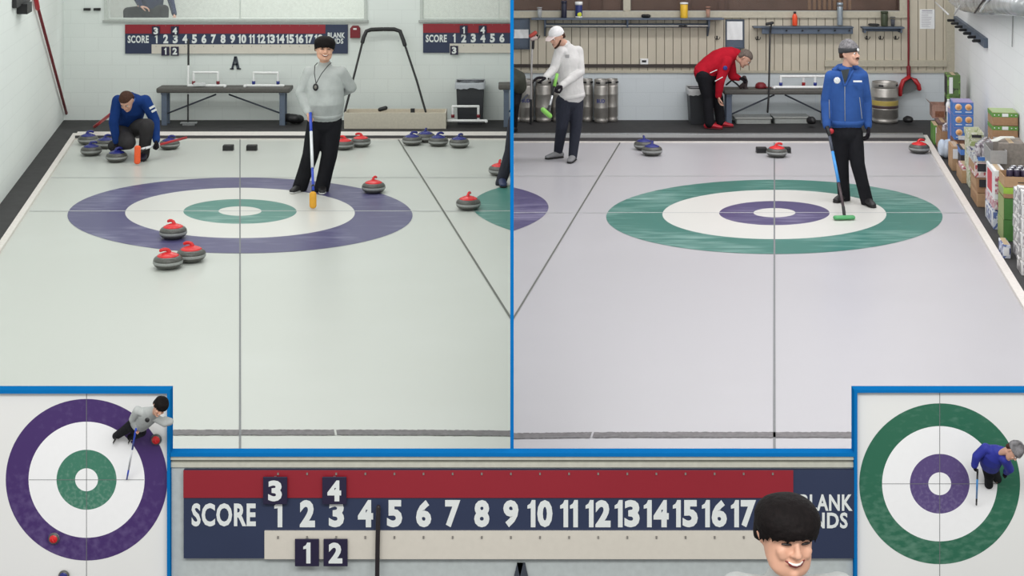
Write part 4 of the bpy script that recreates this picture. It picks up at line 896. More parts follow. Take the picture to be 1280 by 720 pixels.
# red and white poster box and packs
carton(1242, 1256, 14.95, .6, 0, .2, M_BLUP, 'blue and white drink pack on the mat left of the green cartons', 'drink pack', side=(.05, .95, .1, .9, M_WHT, M_BLUP))
carton(1242, 1256, 14.95, .6, .2, .3, M_PINKP, 'pink and white drink pack above the blue one left of the green cartons', 'drink pack')
carton(1242.5, 1256, 14.95, .55, .3, .60, M_WHT, 'white box with red side panel, standing left of the brown can tray', side=(.05, .95, .05, .97, M_WHT, M_REDP), patch=(.1, .8, .2, .8, M_PINKP))
carton(1238, 1258, 15.3, .5, .6, .74, mat('grey_tray', (150, 148, 146), .6), 'grey open tray with crushed packaging on top of the red panel box', opened=True)
carton(1248, 1280, 15.4, .4, .42, .80, mat('grey_brown_box', (132, 124, 116), .7, var=.2), 'grey brown box under the white carrier strips')
rng = random.Random(11)
for k, lab in enumerate(('longest pale plastic carrier strip on the grey brown box', 'second pale plastic carrier strip, crossing the grey tray', 'short upper pale plastic carrier strip', 'lowest pale plastic carrier strip')):
    a = P(1240+k*1.5, 205-k*3, 15.45); b = P(1262+rng.uniform(-2, 6), 186-k*3+rng.uniform(0, 5), 15.55)
    a.z = max(a.z, .81); b.z = max(b.z, .83)
    bm = BM(); sweep(bm, [a, (a+b)/2+Vector((0, 0, .02)), b], (.02, .005), side=(0, 1, .4)); tag(obj('plastic_strip', bm, mat('strip_white', (214, 214, 206), .35)), lab, 'plastic strip', 'plastic carrier strips')
# green-lidded cartons against the wall
for k in range(7):
    z = k*.142
    carton(1240.5, 1272, 16.2, .36, z, z+.142, M_CARD, 'brown carton with green white-dotted rim, '+('bottom', 'second from bottom', 'third from bottom', 'middle', 'third from top', 'second from top', 'topmost')[k]+' of the tall wall stack',
           band=(.66, 1, M_GRNC) if k != 4 else None, patch=(.38, .62, .7, .95, M_WHT) if k != 4 else (.35, .65, .3, .9, M_RED), top=mat('lid_pale_green', (160, 178, 130), .6) if k == 6 else None, dots=(6, .007, M_WHT, .82, M_WHT, M_CARD) if k > 4 else None)
# silver can tray stack
for z0, z1, m, lab, op in ((0, .15, M_CARDL, 'lowest brown carton below the silver can tray', False), (.15, .32, M_CARD, 'second brown carton below the silver can tray, dark opening', False), (.32, .49, busy('busy_pink', (214, 190, 186), (176, 80, 84), (230, 228, 222)), 'pinkish pack below the silver can tray', False)):
    carton(1221.5 if z0 < .2 else 1219, 1237, 16.0, .55, z0, z1, m, lab, patch=(.15, .8, .4, .9, M_DKB) if z1 > .16 else None, side=(.1, .9, .3, .8, M_CARD if m is M_CARDL else M_CARDL))
carton(1217, 1234, 16.0, .6, .49, .56, busy('tray_print', (206, 206, 200), (190, 196, 200), (90, 90, 120)), 'white printed tray holding silver cans', opened=True, patch=(.3, .8, .2, .8, M_BLUC))
for i in range(3):
    for j in range(4): can(1221+8*i, 16.06+.13*j, .49, .034, .19, M_CANS, 'silver can in the white printed tray, %s row, %s' % (('front', 'second', 'third', 'back')[j], ('left', 'middle', 'right')[i]), 'silver cans', piv=(1217, 16.0))
carton(1233, 1243, 16.05, .3, .3, .52, mat('box_pale_blue', (150, 176, 190), .6), 'pale blue box with yellow corner beside the silver can tray', patch=(0, .6, .6, 1, mat('print_yellow', (226, 206, 70), .5)))
for k in range(3): carton(1212, 1230, 17.0, .45, k*.19, (k+1)*.19, busy('cream_print', (196, 198, 172), (160, 170, 130), (220, 220, 210)), 'cream and green pack behind the silver cans, '+('bottom', 'middle', 'top')[k]+' one', patch=(.1, .9, .55, .85, M_GRNS))
carton(1211, 1229, 17.0, .45, .57, .64, busy('cream_print', (196, 198, 172), (160, 170, 130), (220, 220, 210)), 'flat sage tray with open dark slots on the cream and green packs', opened=True, patch=(.2, .85, .2, .7, M_DKB))
# low cartons on the mat
carton(1202, 1214, 17.3, .5, 0, .15, M_CARDL, 'light brown open carton with pink packs on the mat', opened=True)
carton(1203, 1213, 17.33, .4, .02, .19, M_PINKP, 'pink printed pack inside the light brown open carton', 'drink pack')
carton(1201, 1213, 17.75, .4, 0, .32, M_DKB, 'black box with blue rim in front of the blue cartons', band=(.78, 1, M_BLUC))
carton(1190, 1200, 18.05, .4, 0, .3, M_CARDL, 'light brown carton in front of the lowest blue carton', patch=(.1, .9, .5, .9, M_WHT))
# blue cartons with orange circles
for k in range(3):
    z = .30+k*.158
    carton(1193-.6*k, 1216, 18.5, .36, z, z+.158, M_BLUC, 'blue carton with two orange circles, '+('lowest, with white sticker', 'middle', 'topmost')[k]+' of three', dots=(2, .042, mat('print_peach', (230, 190, 150), .5), .62, M_ORA, M_WHT), top=M_LILAC, band=(.96, 1.0, M_LILAC), patch=(.2, 1, .05, .36, M_WHT) if k == 0 else None)
carton(1192, 1215, 18.5, .36, .15, .30, mat('box_brown_print', (120, 84, 66), .6, var=.4, scale=24), 'dark brown can pack under the blue cartons', 'drink pack', dots=(3, .022, M_WHT, .5, M_ORA, M_CARD))
carton(1192, 1215, 18.5, .36, 0, .15, M_CARD, 'plain brown carton at the bottom under the blue cartons')
carton(1188, 1193, 18.9, .3, 0, .62, M_LILAC, 'narrow lilac box standing behind the blue cartons', side=(.1, .9, .1, .9, M_BLUC))
# small clear bag, open cartons, green pack at the far end
lump('plastic_bag', 1182.5, 197, 18.9, .11, .14, .22, mat('bag_pale_blue', (190, 202, 216), .2), 'small pale blue plastic bag on the mat before the blue cartons', 'plastic bag', 5)
carton(1175, 1187, 19.35, .5, .0, .17, M_CARD, 'brown carton at floor level behind the small plastic bag')
carton(1176, 1187, 19.3, .5, .17, .28, M_CARD, 'open brown carton with bright cans behind the plastic bag', opened=True)
for i in range(2):
    for j in range(3): can(1179+5.3*i, 19.36+.13*j, .17, .026, .18, M_CANS, 'bright can in the brown carton behind the plastic bag, %s %s' % (('front', 'middle', 'back')[j], ('left', 'right')[i]), 'bright cans', piv=(1176, 19.3))
carton(1167, 1173, 19.9, .4, 0, .26, M_GRNC, 'narrow green and white pack at the mat edge, far end', 'drink pack', patch=(.4, .8, .1, .9, M_WHT))
carton(1172, 1186, 20.05, .4, 0, .28, mat('box_plum', (120, 96, 92), .7, var=.2), 'plum brown carton below the torn open carton')
r = carton(1165.5, 1182, 20.45, .36, .27, .45, mat('cardboard_rose', (166, 132, 118), .8, var=.15), 'torn open brown carton on top at the far end of the stacks', opened=True, patch=(.2, .85, .1, .55, mat('carton_brown_patch', (128, 84, 62), .8, var=.3)))  # front patch is a darker, mottled brown than the carton
for sx, lab in ((0, 1), (1, -1)):
    x_ = (1165.5 if sx == 0 else 1182)-640; x_ *= 20.45/F
    bm = BM(); vs = [bm.verts.new(p) for p in ((x_, 20.46, .445), (x_, 20.8, .445), (x_-lab*.06, 20.8, .50), (x_-lab*.06, 20.46, .50))]; bm.faces.new(vs); bmesh.ops.solidify(bm, geom=bm.faces[:], thickness=.005); obj('flap', bm, mat('cardboard_rose', (166, 132, 118), .8), r)
for k in range(3):
    carton(1184, 1200, 20.2, .34, .3*k, .3*k+.3, busy('green_print', (84, 112, 60), (110, 150, 70), (50, 60, 40), 20), 'green can pack in the far corner, '+('bottom', 'middle', 'top')[k]+' one', 'drink pack', patch=(.15, .42, .15, .9, M_WHT) if k != 1 else (.55, .85, .2, .9, M_DKB), side=(.1, .9, .1, .9, M_DKB))
for i, (px, zz) in enumerate(((1185.5, .46), (1186.5, .34))):
    bottle('spray_can', px, 152-(zz>.4)*12, 130-(zz>.4)*6, 6, M_WHT, 'white bottle beside the blue cartons, '+('upper', 'lower')[i]+' one', 'bottle', y=19.3)

# ============================================================ PEOPLE
def fabric(name, rgb, rough=.85, bump=.5):
    return mat(name, rgb, rough, var=.10, scale=9, bump=bump, spec=.15)
M_SKIN = mat('skin_light', (206, 160, 138), .5, var=.04, scale=20); M_SKIN2 = mat('skin_tan', (214, 164, 138), .5, var=.04, scale=20)
M_HAIRB = mat('hair_black', (20, 15, 15), .7, var=.3, scale=60, bump=.25, spec=.15); M_HAIRBR = mat('hair_brown', (70, 46, 36), .7, var=.3, scale=60, bump=.3, spec=.2); M_HAIRG = mat('hair_grey_brown', (104, 92, 84), .7, var=.3, scale=60, bump=.6)
M_LIP = mat('lip', (150, 74, 72), .5); M_EYE = mat('eye_dark', (34, 26, 26), .3); M_TEETH = mat('teeth', (238, 234, 226), .3)
M_SWEAT = fabric('sweatshirt_grey', (178, 182, 180)); M_TROB = fabric('trousers_black', (30, 30, 34)); M_TROG = fabric('trousers_charcoal', (58, 56, 58))
M_BJ = fabric('jacket_royal_blue', (50, 84, 146)); M_BJ2 = fabric('top_navy_blue', (26, 56, 116)); M_RJ = fabric('jacket_red', (178, 26, 44)); M_WS = fabric('pullover_pale_grey', (206, 204, 202))
M_OL = fabric('jacket_olive', (70, 72, 64)); M_GLV = fabric('glove_black', (30, 26, 32)); M_SOLE = mat('sole_pale', (196, 196, 194), .6); M_SHOEB = mat('shoe_black', (28, 26, 28), .5); M_SOLEB = mat('sole_black', (20, 20, 20), .7)

def rot(yaw=0, pitch=0, roll=0):
    r = math.radians
    return (Matrix.Rotation(r(yaw), 3, 'Z') @ Matrix.Rotation(r(pitch), 3, 'X') @ Matrix.Rotation(r(roll), 3, 'Y'))
HEAD = [(-.118, .016, -.080, -.045), (-.108, .034, -.092, -.03), (-.09, .048, -.095, .0), (-.065, .058, -.093, .03), (-.035, .067, -.091, .06), (0, .073, -.089, .082), (.035, .076, -.090, .092), (.07, .071, -.078, .088), (.096, .056, -.055, .068), (.113, .030, -.025, .040), (.118, .010, .0, .018)]
def loft_rings(bm, prof, T, n=22, sx=1, sy=1, p=2.3):
    """prof rows: z, half width, y front, y back; T maps local to place"""
    rows = []
    for z, hw, yf, yb in prof:
        c = (yf+yb)/2; d = (yb-yf)/2; row = []
        for i in range(n):
            a = 2*PI*i/n; ca, sa = math.cos(a), math.sin(a)
            e = 2/p
            row.append(bm.verts.new(T(Vector((sx*hw*math.copysign(abs(ca)**e, ca), sy*(c+d*math.copysign(abs(sa)**e, sa)), z)))))
        rows.append(row)
    for a, b in zip(rows, rows[1:]):
        for i in range(n): bm.faces.new((a[i], a[(i+1) % n], b[(i+1) % n], b[i])).smooth = True
    bm.faces.new(rows[0][::-1]); bm.faces.new(rows[-1])
HEADR = [(z, hw*(1.0 if z > -.02 else 1+.9*min(1, (-.02-z)/.09)**1.0*.45), yf, yb) for z, hw, yf, yb in HEAD]
def head_geo(bm, T, s, rnd=False):
    loft_rings(bm, HEADR if rnd else HEAD, T)
    sw = lambda pts, r, **k: sweep(bm, [T(Vector(q)) for q in pts], [(a*s, b*s) if isinstance((a, b), tuple) else a for a, b in r], n=10, **k)
    sw([(0, -.088, .020), (0, -.098, 0), (0, -.112, -.022)], [(.009, .009), (.010, .011), (.014, .011)])
    sw([(-.012, -.098, -.026), (.012, -.098, -.026)], [(.010, .009), (.010, .009)])
    sw([(-.042, -.082, .030), (-.018, -.091, .033)], [(.008, .008), (.009, .008)]); sw([(.018, -.091, .033), (.042, -.082, .030)], [(.009, .008), (.008, .008)])
    for q in (-1, 1):
        sw([(q*.04, -.076, -.020), (q*.036, -.080, -.036)], [(.020, .016), (.018, .014)])
        sw([(q*.074, .012, .022), (q*.079, .018, .0), (q*.073, .008, -.028)], [(.012, .009), (.014, .010), (.009, .008)])
    sw([(-.022, -.091, -.056), (0, -.095, -.054), (.022, -.091, -.056)], [(.008, .007), (.010, .008), (.008, .007)])
    sw([(0, -.090, -.098), (0, -.086, -.106)], [(.018, .014), (.014, .012)])
def face_parts(T, s, root, expr='neutral', brow=M_HAIRB, moust=None, beard=None, glasses=False, vox=.004):
    def pc(name, pts, r, m):
        bm = BM(); sweep(bm, [T(Vector(q)) for q in pts], [(x*s, x*s) if not isinstance(x, tuple) else (x[0]*s, x[1]*s) for x in r], n=10); obj(name, bm, m, root)
    for q in (-1, 1):
        if expr == 'smile': pc('eye', [(q*.018, -.0885, .009), (q*.030, -.0895, .012), (q*.043, -.0815, .009)], [.0032, .0048, .003], M_EYE)
        else:
            bm = BM(); ell(bm, T(Vector((q*.031, -.0815, .010))), (.0125*s,)*3); obj('eye', bm, mat('eye_white', (214, 208, 204), .3), root)
            bm = BM(); ell(bm, T(Vector((q*.031, -.0895, .010))), (.0065*s,)*3); obj('iris', bm, M_EYE, root)
        pc('eyebrow', [(q*.014, -.0965, .031), (q*.030, -.0955, .037), (q*.048, -.084, .031)], [.003, .0042, .0026], brow)
    if expr == 'smile':
        pc('mouth', [(-.030, -.0875, -.048), (-.016, -.0955, -.058), (0, -.0985, -.061), (.016, -.0955, -.058), (.030, -.0875, -.048)], [.003, .007, .009, .007, .003], mat('mouth_dark', (120, 44, 46), .5))
        pc('teeth', [(-.022, -.0935, -.0515), (-.011, -.1005, -.0555), (0, -.1035, -.0565), (.011, -.1005, -.0555), (.022, -.0935, -.0515)], [.0028, .0042, .005, .0042, .0028], M_TEETH)
    else: pc('mouth', [(-.022, -.0935, -.058), (0, -.1, -.057), (.022, -.0935, -.058)], [.003, .005, .003], M_LIP)
    if moust: pc('moustache', [(-.026, -.096, -.048), (0, -.106, -.042), (.026, -.096, -.048)], [.006, .009, .006], moust)
    if beard: pc('beard', [(-.066, -.02, -.04), (-.05, -.062, -.085), (0, -.085, -.112), (.05, -.062, -.085), (.066, -.02, -.04)], [(.012, .012), (.016, .016), (.018, .018), (.016, .016), (.012, .012)], beard)
    if glasses:
        for q in (-1, 1):
            pts = [(q*.033+.019*math.cos(t*PI/4), -.103, .006+.015*math.sin(t*PI/4)) for t in range(9)]; pc('spectacle_rim', pts, [.0022]*9, M_EYE)
HAIR = {'bowl': [(-.045, .080, .02, .098), (-.02, .087, -.01, .106), (.008, .090, -.045, .112), (.034, .095, -.098, .114), (.058, .098, -.106, .112), (.083, .093, -.097, .104), (.106, .078, -.078, .086), (.123, .054, -.050, .060), (.132, .025, -.02, .03)],
        'short': [(-.045, .070, .04, .092), (-.015, .080, .02, .1), (.02, .083, .0, .105), (.05, .085, -.045, .106), (.068, .083, -.090, .104), (.095, .072, -.078, .09), (.118, .048, -.045, .06), (.130, .012, -.01, .02)],
        'beanie': [(.012, .080, .0, .102), (.030, .086, -.094, .108), (.055, .088, -.104, .110), (.075, .086, -.100, .108), (.11, .074, -.078, .098), (.14, .052, -.045, .072), (.158, .018, -.01, .028)],
        'cap': [(.020, .083, -.05, .106), (.040, .086, -.1, .108), (.07, .085, -.1, .106), (.105, .072, -.08, .09), (.132, .045, -.045, .055), (.142, .012, -.01, .02)]}
def hand_geo(bm, w, d, nrm, th, curl=.5, s=1, fat=0):
    w = Vector(w); d = Vector(d).normalized(); nrm = Vector(nrm); nrm = (nrm-d*nrm.dot(d)).normalized(); t = d.cross(nrm); t = t if t.dot(Vector(th)) > 0 else -t
    sweep(bm, [w-d*.03*s, w+d*.02*s, w+d*.075*s], [((.026+fat)*s, (.018+fat)*s), ((.036+fat)*s, (.016+fat)*s), ((.038+fat)*s, (.013+fat)*s)], side=t, n=14)
    cs = curl if isinstance(curl, (list, tuple)) else [curl, curl*1.05, curl*1.1, curl*1.2]
    for i, (ln, c) in enumerate(zip((.072, .080, .074, .058), cs)):
        p = w+d*(.082-.004*(i == 3))*s+t*(.029-.0193*i)*s; dd = d.copy(); pts = [p-d*.012*s, p]; ax = d.cross(nrm).normalized(); spread = t*(.10-.07*i)
        for f, k in ((.45, .9), (.32, 1.1), (.23, .9)):
            dd = Matrix.Rotation(c*k, 3, ax) @ dd; p = p+(dd+spread*.5).normalized()*ln*f*s; pts.append(p)
        sweep(bm, pts, [(.0088+fat)*s, (.0092+fat)*s, (.0085+fat)*s, (.0078+fat)*s, (.0068+fat)*s], n=8)
    p = w+d*.015*s+t*.028*s; q1 = p+(d*.6+t*.75+nrm*.25).normalized()*.042*s; q2 = q1+(d*.9+t*.25+nrm*.5).normalized()*.034*s; q3 = q2+(d*.95-t*.1+nrm*.6).normalized()*.026*s
    sweep(bm, [p-t*.01*s, p, q1, q2, q3], [(.014+fat)*s, (.014+fat)*s, (.0115+fat)*s, (.0105+fat)*s, (.0085+fat)*s], n=8)
def lerp(a, b, t): return a*(1-t)+b*t

def person(label, base, J, o, s=1.0, clip=None, cat='person', grp=None):
    """J: joints in the place; o: clothing and pose options"""
    base = Vector(base); root = thing('person', label, cat, base, grp); vox = o.get('vox', .007)*s
    hc = J['head']; Rm = o['head_rot']; hs = o.get('hs', 1.0)*s
    hx = o.get('hx', 1.0); T = lambda v: hc+Rm @ (Vector((v.x*hx, v.y, v.z))*hs)
    has = lambda k: k in J
    # ---- body: one continuous surface
    bm = BM()
    side = (J['shR']-J['shL']).normalized() if has('shL') else Vector((1, 0, 0))
    if has('pel'):
        sweep(bm, [J['pel'], lerp(J['pel'], J['chest'], .5), J['chest'], lerp(J['chest'], J['neck'], .6)], [(.13*s, .085*s), (.125*s, .08*s), (.14*s, .085*s), (.09*s, .06*s)], side=side)
    if o.get('head', True):
        sweep(bm, [lerp(J['chest'], J['neck'], .6), J['neck'], T(Vector((0, .012, -.06)))], [(.07*s, .06*s), (.056*s, .056*s), (.052*hs, .055*hs)], side=side)
        head_geo(bm, T, hs, o.get('round', False))
    for L_ in 'LR':
        if has('el'+L_):
            sweep(bm, [J['sh'+L_], lerp(J['sh'+L_], J['el'+L_], .5), J['el'+L_]], [.048*s, .042*s, .034*s], n=12); sweep(bm, [J['el'+L_], lerp(J['el'+L_], J['wr'+L_], .4), J['wr'+L_]], [.034*s, .036*s, .027*s], n=12)
            sweep(bm, [lerp(J['chest'], J['neck'], .5), J['sh'+L_]], [.05*s, .048*s], n=10)
            if has('hd'+L_) and not o.get('glove'+L_):
                d, n_, t_, c_ = J['hd'+L_]; hand_geo(bm, J['wr'+L_], d, n_, t_, c_, s*o.get('hands', 1.05))
        if has('kn'+L_):
            sweep(bm, [J['hip'+L_], lerp(J['hip'+L_], J['kn'+L_], .5), J['kn'+L_]], [.068*s, .056*s, .044*s], n=12); sweep(bm, [J['kn'+L_], lerp(J['kn'+L_], J['an'+L_], .35), J['an'+L_]], [.044*s, .046*s, .032*s], n=12)
            sweep(bm, [J['an'+L_], J['an'+L_]+J['toe'+L_]*.04*s+Vector((0, 0, -.045*s))], [.030*s, .024*s], n=10)
    remesh('body', bm, o.get('skin', M_SKIN), root, min(vox, .0052*s) if o.get('fine', 1) else vox, 3, clip)
    for L_ in 'LR':
        if o.get('glove'+L_) and has('hd'+L_):
            bm = BM(); d, n_, t_, c_ = J['hd'+L_]; hand_geo(bm, J['wr'+L_], d, n_, t_, c_, s*o.get('hands', 1.05), .003)
            sweep(bm, [lerp(J['wr'+L_], J['el'+L_], .16), J['wr'+L_]], [.036*s, .033*s], n=12); remesh('glove', bm, o.get('glovem', M_GLV), root, .0055*s, 2, clip)
    # ---- top
    if 'top' in o:
        bm = BM(); tp = o['torso']   # list of (point, half width, half depth)
        sweep(bm, [Vector(t[0]) for t in tp], [(t[1]*s, t[2]*s) for t in tp], side=side, n=24)
        sr = o.get('sleeve', (.068, .062, .056, .048, .040))
        for L_ in 'LR':
            if has('el'+L_):
                a, b, c = J['sh'+L_], J['el'+L_], J['wr'+L_]
                sweep(bm, [lerp(J['chest'], J['neck'], .45), a], [.07*s, sr[0]*s*.97], n=14); sweep(bm, [a, lerp(a, b, .5), b], [sr[0]*s, sr[1]*s, sr[2]*s], n=14); sweep(bm, [b, lerp(b, c, .5), lerp(b, c, .93)], [sr[2]*s, sr[3]*s, sr[4]*s], n=14)
        t = remesh(o.get('topname', 'sweatshirt'), bm, o['top'], root, vox, 5, clip)
        for L_ in 'LR':
            if has('el'+L_) and not (clip and J['wr'+L_].x > clip[0]*1.0+0 and clip[1]):
                b, c = J['el'+L_], J['wr'+L_]; bm = BM(); sweep(bm, [lerp(b, c, .86), lerp(b, c, .97)], [sr[4]*s*1.08, sr[4]*s*.98], n=16); obj('cuff', bm, o.get('cuff', o['top']), t)
        if o.get('collar'):
            bm = BM(); c0, c1, rc = o['collar'][:3]; sweep(bm, [Vector(c0), Vector(c1)], [(rc*s*1.15, rc*s), (rc*s, rc*s*.9)], side=side, n=18, dome=False); obj('collar', bm, o['collar'][3] if len(o['collar']) > 3 else o['top'], t)
        if o.get('hem', True) and not clip:
            h = tp[0]; d = (Vector(tp[1][0])-Vector(h[0])).normalized(); bm = BM(); sweep(bm, [Vector(h[0])-d*.035*s, Vector(h[0])+d*.02*s], [(h[1]*s*1.01, h[2]*s*1.01)]*2, side=side, n=24, dome=False); obj('hem_band', bm, o.get('cuff', o['top']), t)
        root_top = t
    else: root_top = root
    # ---- trousers and shoes
    if 'trousers' in o:
        bm = BM(); hp = (J['hipL']+J['hipR'])/2; pr = o.get('pelvis', (.165, .12)); up = (J['pel']-hp); up = up if up.length > .02 else Vector((0, 0, .05))
        sweep(bm, [hp-up*.2, J['pel']+up*.3], [(pr[0]*s*.95, pr[1]*s), (pr[0]*s*.92, pr[1]*s*.95)], side=side, n=22)
        lr = o.get('leg', (.098, .09, .075, .068, .06))
        for L_ in 'LR':
            h, k, a = J['hip'+L_], J['kn'+L_], J['an'+L_]
            sweep(bm, [h, lerp(h, k, .5), k], [lr[0]*s, lr[1]*s, lr[2]*s], n=16); sweep(bm, [k, lerp(k, a, .5), a+(a-k).normalized()*o.get('drop', .05)*s], [lr[2]*s, lr[3]*s, lr[4]*s], n=16)
        remesh('trousers', bm, o['trousers'], root, vox, 5, clip)
        for L_ in 'LR':
            a = J['an'+L_]; t = J['toe'+L_]; sd = Vector((-t.y, t.x, 0)); g = o.get('ground', {}).get(L_, None); z0 = base.z if g is None else g
            if o.get('shoe_up'): up_ = o['shoe_up']
            f = lambda al, z: Vector((a.x, a.y, z0))+t*al*s+Vector((0, 0, z*s))
            bm = BM(); sweep(bm, [f(-.045, .045), f(.0, .055), f(.07, .048), f(.13, .038), f(.175, .032)], [(.038*s, .036*s), (.042*s, .045*s), (.045*s, .035*s), (.047*s, .026*s), (.036*s, .02*s)], side=sd, n=16)
            sweep(bm, [f(-.01, .06), lerp(f(0, .06), a, .8)], [.042*s, .04*s], n=12)
            sh = remesh('shoe', bm, o.get('shoe', M_SHOEB), root, .006*s, 2, clip)
            bm = BM(); sweep(bm, [f(-.06, .012), f(.0, .012), f(.08, .012), f(.14, .012), f(.185, .013)], [(.036*s, .011*s), (.040*s, .011*s), (.043*s, .011*s), (.046*s, .011*s), (.032*s, .011*s)], side=sd, n=16)
            if clip: clipx(bm, *clip)
            if len(bm.verts): obj('sole', bm, o.get('sole', M_SOLE), sh)
            else: bm.free()
    # ---- head things
    if o.get('head', True):
        face_parts(T, hs, root, o.get('expr', 'neutral'), o.get('brow', M_HAIRB), o.get('moust'), o.get('beard'), o.get('glasses', False))
        st = o.get('hair')
        if st:
            bm = BM(); loft_rings(bm, HAIR[st], T, 26)
            if st == 'bowl':
                rg = random.Random(5)
                for k in range(17):
                    a_ = math.radians(-172+164*k/16); x_, y_ = .088*math.cos(a_), .098*math.sin(a_)-(.004 if abs(math.cos(a_)) < .8 else -.004); e_ = abs(math.cos(a_))
                    zb = .026-.045*e_**3+rg.uniform(-.007, .005)
                    sweep(bm, [T(Vector((x_*.97, y_*.97, .06))), T(Vector((x_, y_, .036))), T(Vector((x_*.98, y_*.98, zb)))], [.012*hs, .011*hs, .004*hs], n=8)
            h = remesh({'bowl': 'hair', 'short': 'hair', 'beanie': 'beanie_hat', 'cap': 'baseball_cap'}[st], bm, o['hairm'], root, .006*s, 3)
            if st == 'cap':
                bm = BM(); sweep(bm, [T(Vector((0, -.07, .046))), T(Vector((0, -.12, .040))), T(Vector((0, -.168, .026)))], [(.074*hs, .008*hs), (.072*hs, .008*hs), (.045*hs, .006*hs)], side=Rm @ Vector((1, 0, 0)), n=20); obj('cap_bill', bm, o.get('bill', o['hairm']), h)
            if st == 'beanie':
                bm = BM(); loft_rings(bm, [(.012, .084, -.02, .106), (.026, .090, -.098, .112), (.060, .092, -.108, .114), (.066, .088, -.102, .110)], T, 26); obj('turned_cuff', bm, o['cuffm'], h)
                bm = BM(); ell(bm, T(Vector((.0, -.108, .046))), (.018*hs, .006*hs, .018*hs), Rm); obj('badge', bm, M_PAPER, h)
            if st in ('cap', 'beanie'):
                bm = BM(); loft_rings(bm, [(-.04, .071, .035, .092), (-.01, .079, .02, .097), (.02, .080, .0, .1), (.035, .078, .0, .098)], T, 22); obj('hair', bm, o.get('under', M_HAIRBR), root)
    return root, root_top, T
D = Vector
def broom(name, label, pts, secs, pad, padm, holder=M_BLACK, padr=(.11, .035), padside=(1, 0, 0), grp=None, hr=.017):
    """pts: shaft ends; secs: list of (t0, t1, radius, material); pad: (p0, p1)"""
    a, b = Vector(pts[0]), Vector(pts[1]); r = thing(name, label, 'broom', b, grp)
    for t0, t1, rr, m, nm in secs: bm = BM(); sweep(bm, [lerp(a, b, t0), lerp(a, b, t1)], rr, n=12, dome=False); obj(nm, bm, m, r)
    bm = BM(); sweep(bm, [Vector(pad[0]), Vector(pad[1])], [padr]*2, side=padside, n=18); obj('brush_pad', bm, padm, r)
    c = (Vector(pad[0])+Vector(pad[1]))/2; bm = BM(); sweep(bm, [b+(a-b).normalized()*.06, b+(c-b)*.5], hr, n=10) if hr > .01 else sweep(bm, [lerp(a, b, .97), b], hr, n=8); obj('pad_hinge', bm, holder, r)
    return r

# --- man in the grey sweatshirt on the left house
Y = 16.8
j = {'head': P(405.6, 60.5, Y-.05), 'neck': P(406, 80, Y), 'chest': P(406, 100, Y), 'pel': P(406, 146, Y+.02),
     'shL': P(387, 91, Y), 'elL': P(376.5, 117, Y-.02), 'wrL': P(385.5, 141, Y-.16), 'shR': P(426, 91, Y), 'elR': P(438.5, 109, Y+.06), 'wrR': P(424, 117, Y+.26),
     'hipL': P(397, 152, Y+.02), 'hipR': P(415, 152, Y+.02), 'knL': P(388, 194, Y-.03), 'knR': P(411.5, 194, Y), 'anL': P(376, 231, Y+.05), 'anR': P(403, 232, Y+.03),
     'toeL': D((-.45, -.9, 0)).normalized(), 'toeR': D((.12, -1, 0)).normalized(),
     'hdL': (D((.1, -.25, -1)), D((.7, -.1, 0)), D((-.1, -1, 0)), [1.0, 1.1, 1.15, 1.2]), 'hdR': (D((-1, .1, -.2)), D((0, -1, 0)), D((0, 0, 1)), .5)}
tor = [(P(406, 140, Y), .205, .16), (P(406, 128, Y-.03), .225, .18), (P(406, 112, Y-.02), .215, .165), (P(406, 97, Y), .20, .13), (P(406, 88, Y), .15, .10), (P(406, 81, Y), .075, .07)]
who, top, T = person('man in grey sweatshirt standing on the left rings holding a broom', G(390, 236), j,
    dict(head_rot=rot(14, 6, 4), hs=1.06, hx=1.18, round=True, skin=M_SKIN2, top=M_SWEAT, torso=tor, sleeve=(.078, .074, .068, .060, .048), trousers=M_TROB, pelvis=(.20, .15), leg=(.118, .108, .092, .085, .085), hair='bowl', hairm=M_HAIRB, expr='smile',
         collar=(P(406, 82, Y), P(406, 78, Y-.01), .068), shoe=M_SHOEB, sole=M_SOLE), 1.0)
cd = thing('stopwatch', 'black round stopwatch on a cord around the neck of the man in grey', 'stopwatch', P(394, 109, Y-.24))
bm = BM(); ell(bm, P(394.5, 109, Y-.22), (.032, .014, .042)); obj('case', bm, M_BLACK, cd)
bm = BM(); ell(bm, P(394.5, 109, Y-.236), (.016, .006, .02)); obj('face', bm, mat('watch_face', (120, 116, 110), .4), cd)
bm = BM(); sweep(bm, [P(395, 104.5, Y-.21), P(393, 92, Y-.17), P(393.5, 82, Y-.10), P(397, 78.5, Y-.04)], .0045, n=8); sweep(bm, [P(395, 104.5, Y-.21), P(402, 92, Y-.17), P(410, 82, Y-.11), P(414, 78.5, Y-.03)], .0045, n=8); obj('cord', bm, M_BLACK, cd)
M_BRB = mat('broom_blue', (48, 76, 190), .35); M_BRW = mat('broom_white', (226, 228, 232), .35)
a, b = P(388, 141, Y-.24), D((P(391.5, 238, 15.9).x, 15.9, .20))
broom('curling_broom', 'blue and white curling broom with yellow pad held by the man in grey', (a, b), [(0, .25, .0165, M_BRB, 'upper_shaft'), (.25, .72, .0168, M_BRW, 'white_sleeve'), (.72, 1, .0145, M_BRB, 'lower_shaft')],
      (D((b.x+.003, 15.86, .045)), D((b.x, 15.88, .165))), mat('pad_yellow', (226, 164, 48), .7), padr=(.038, .03))

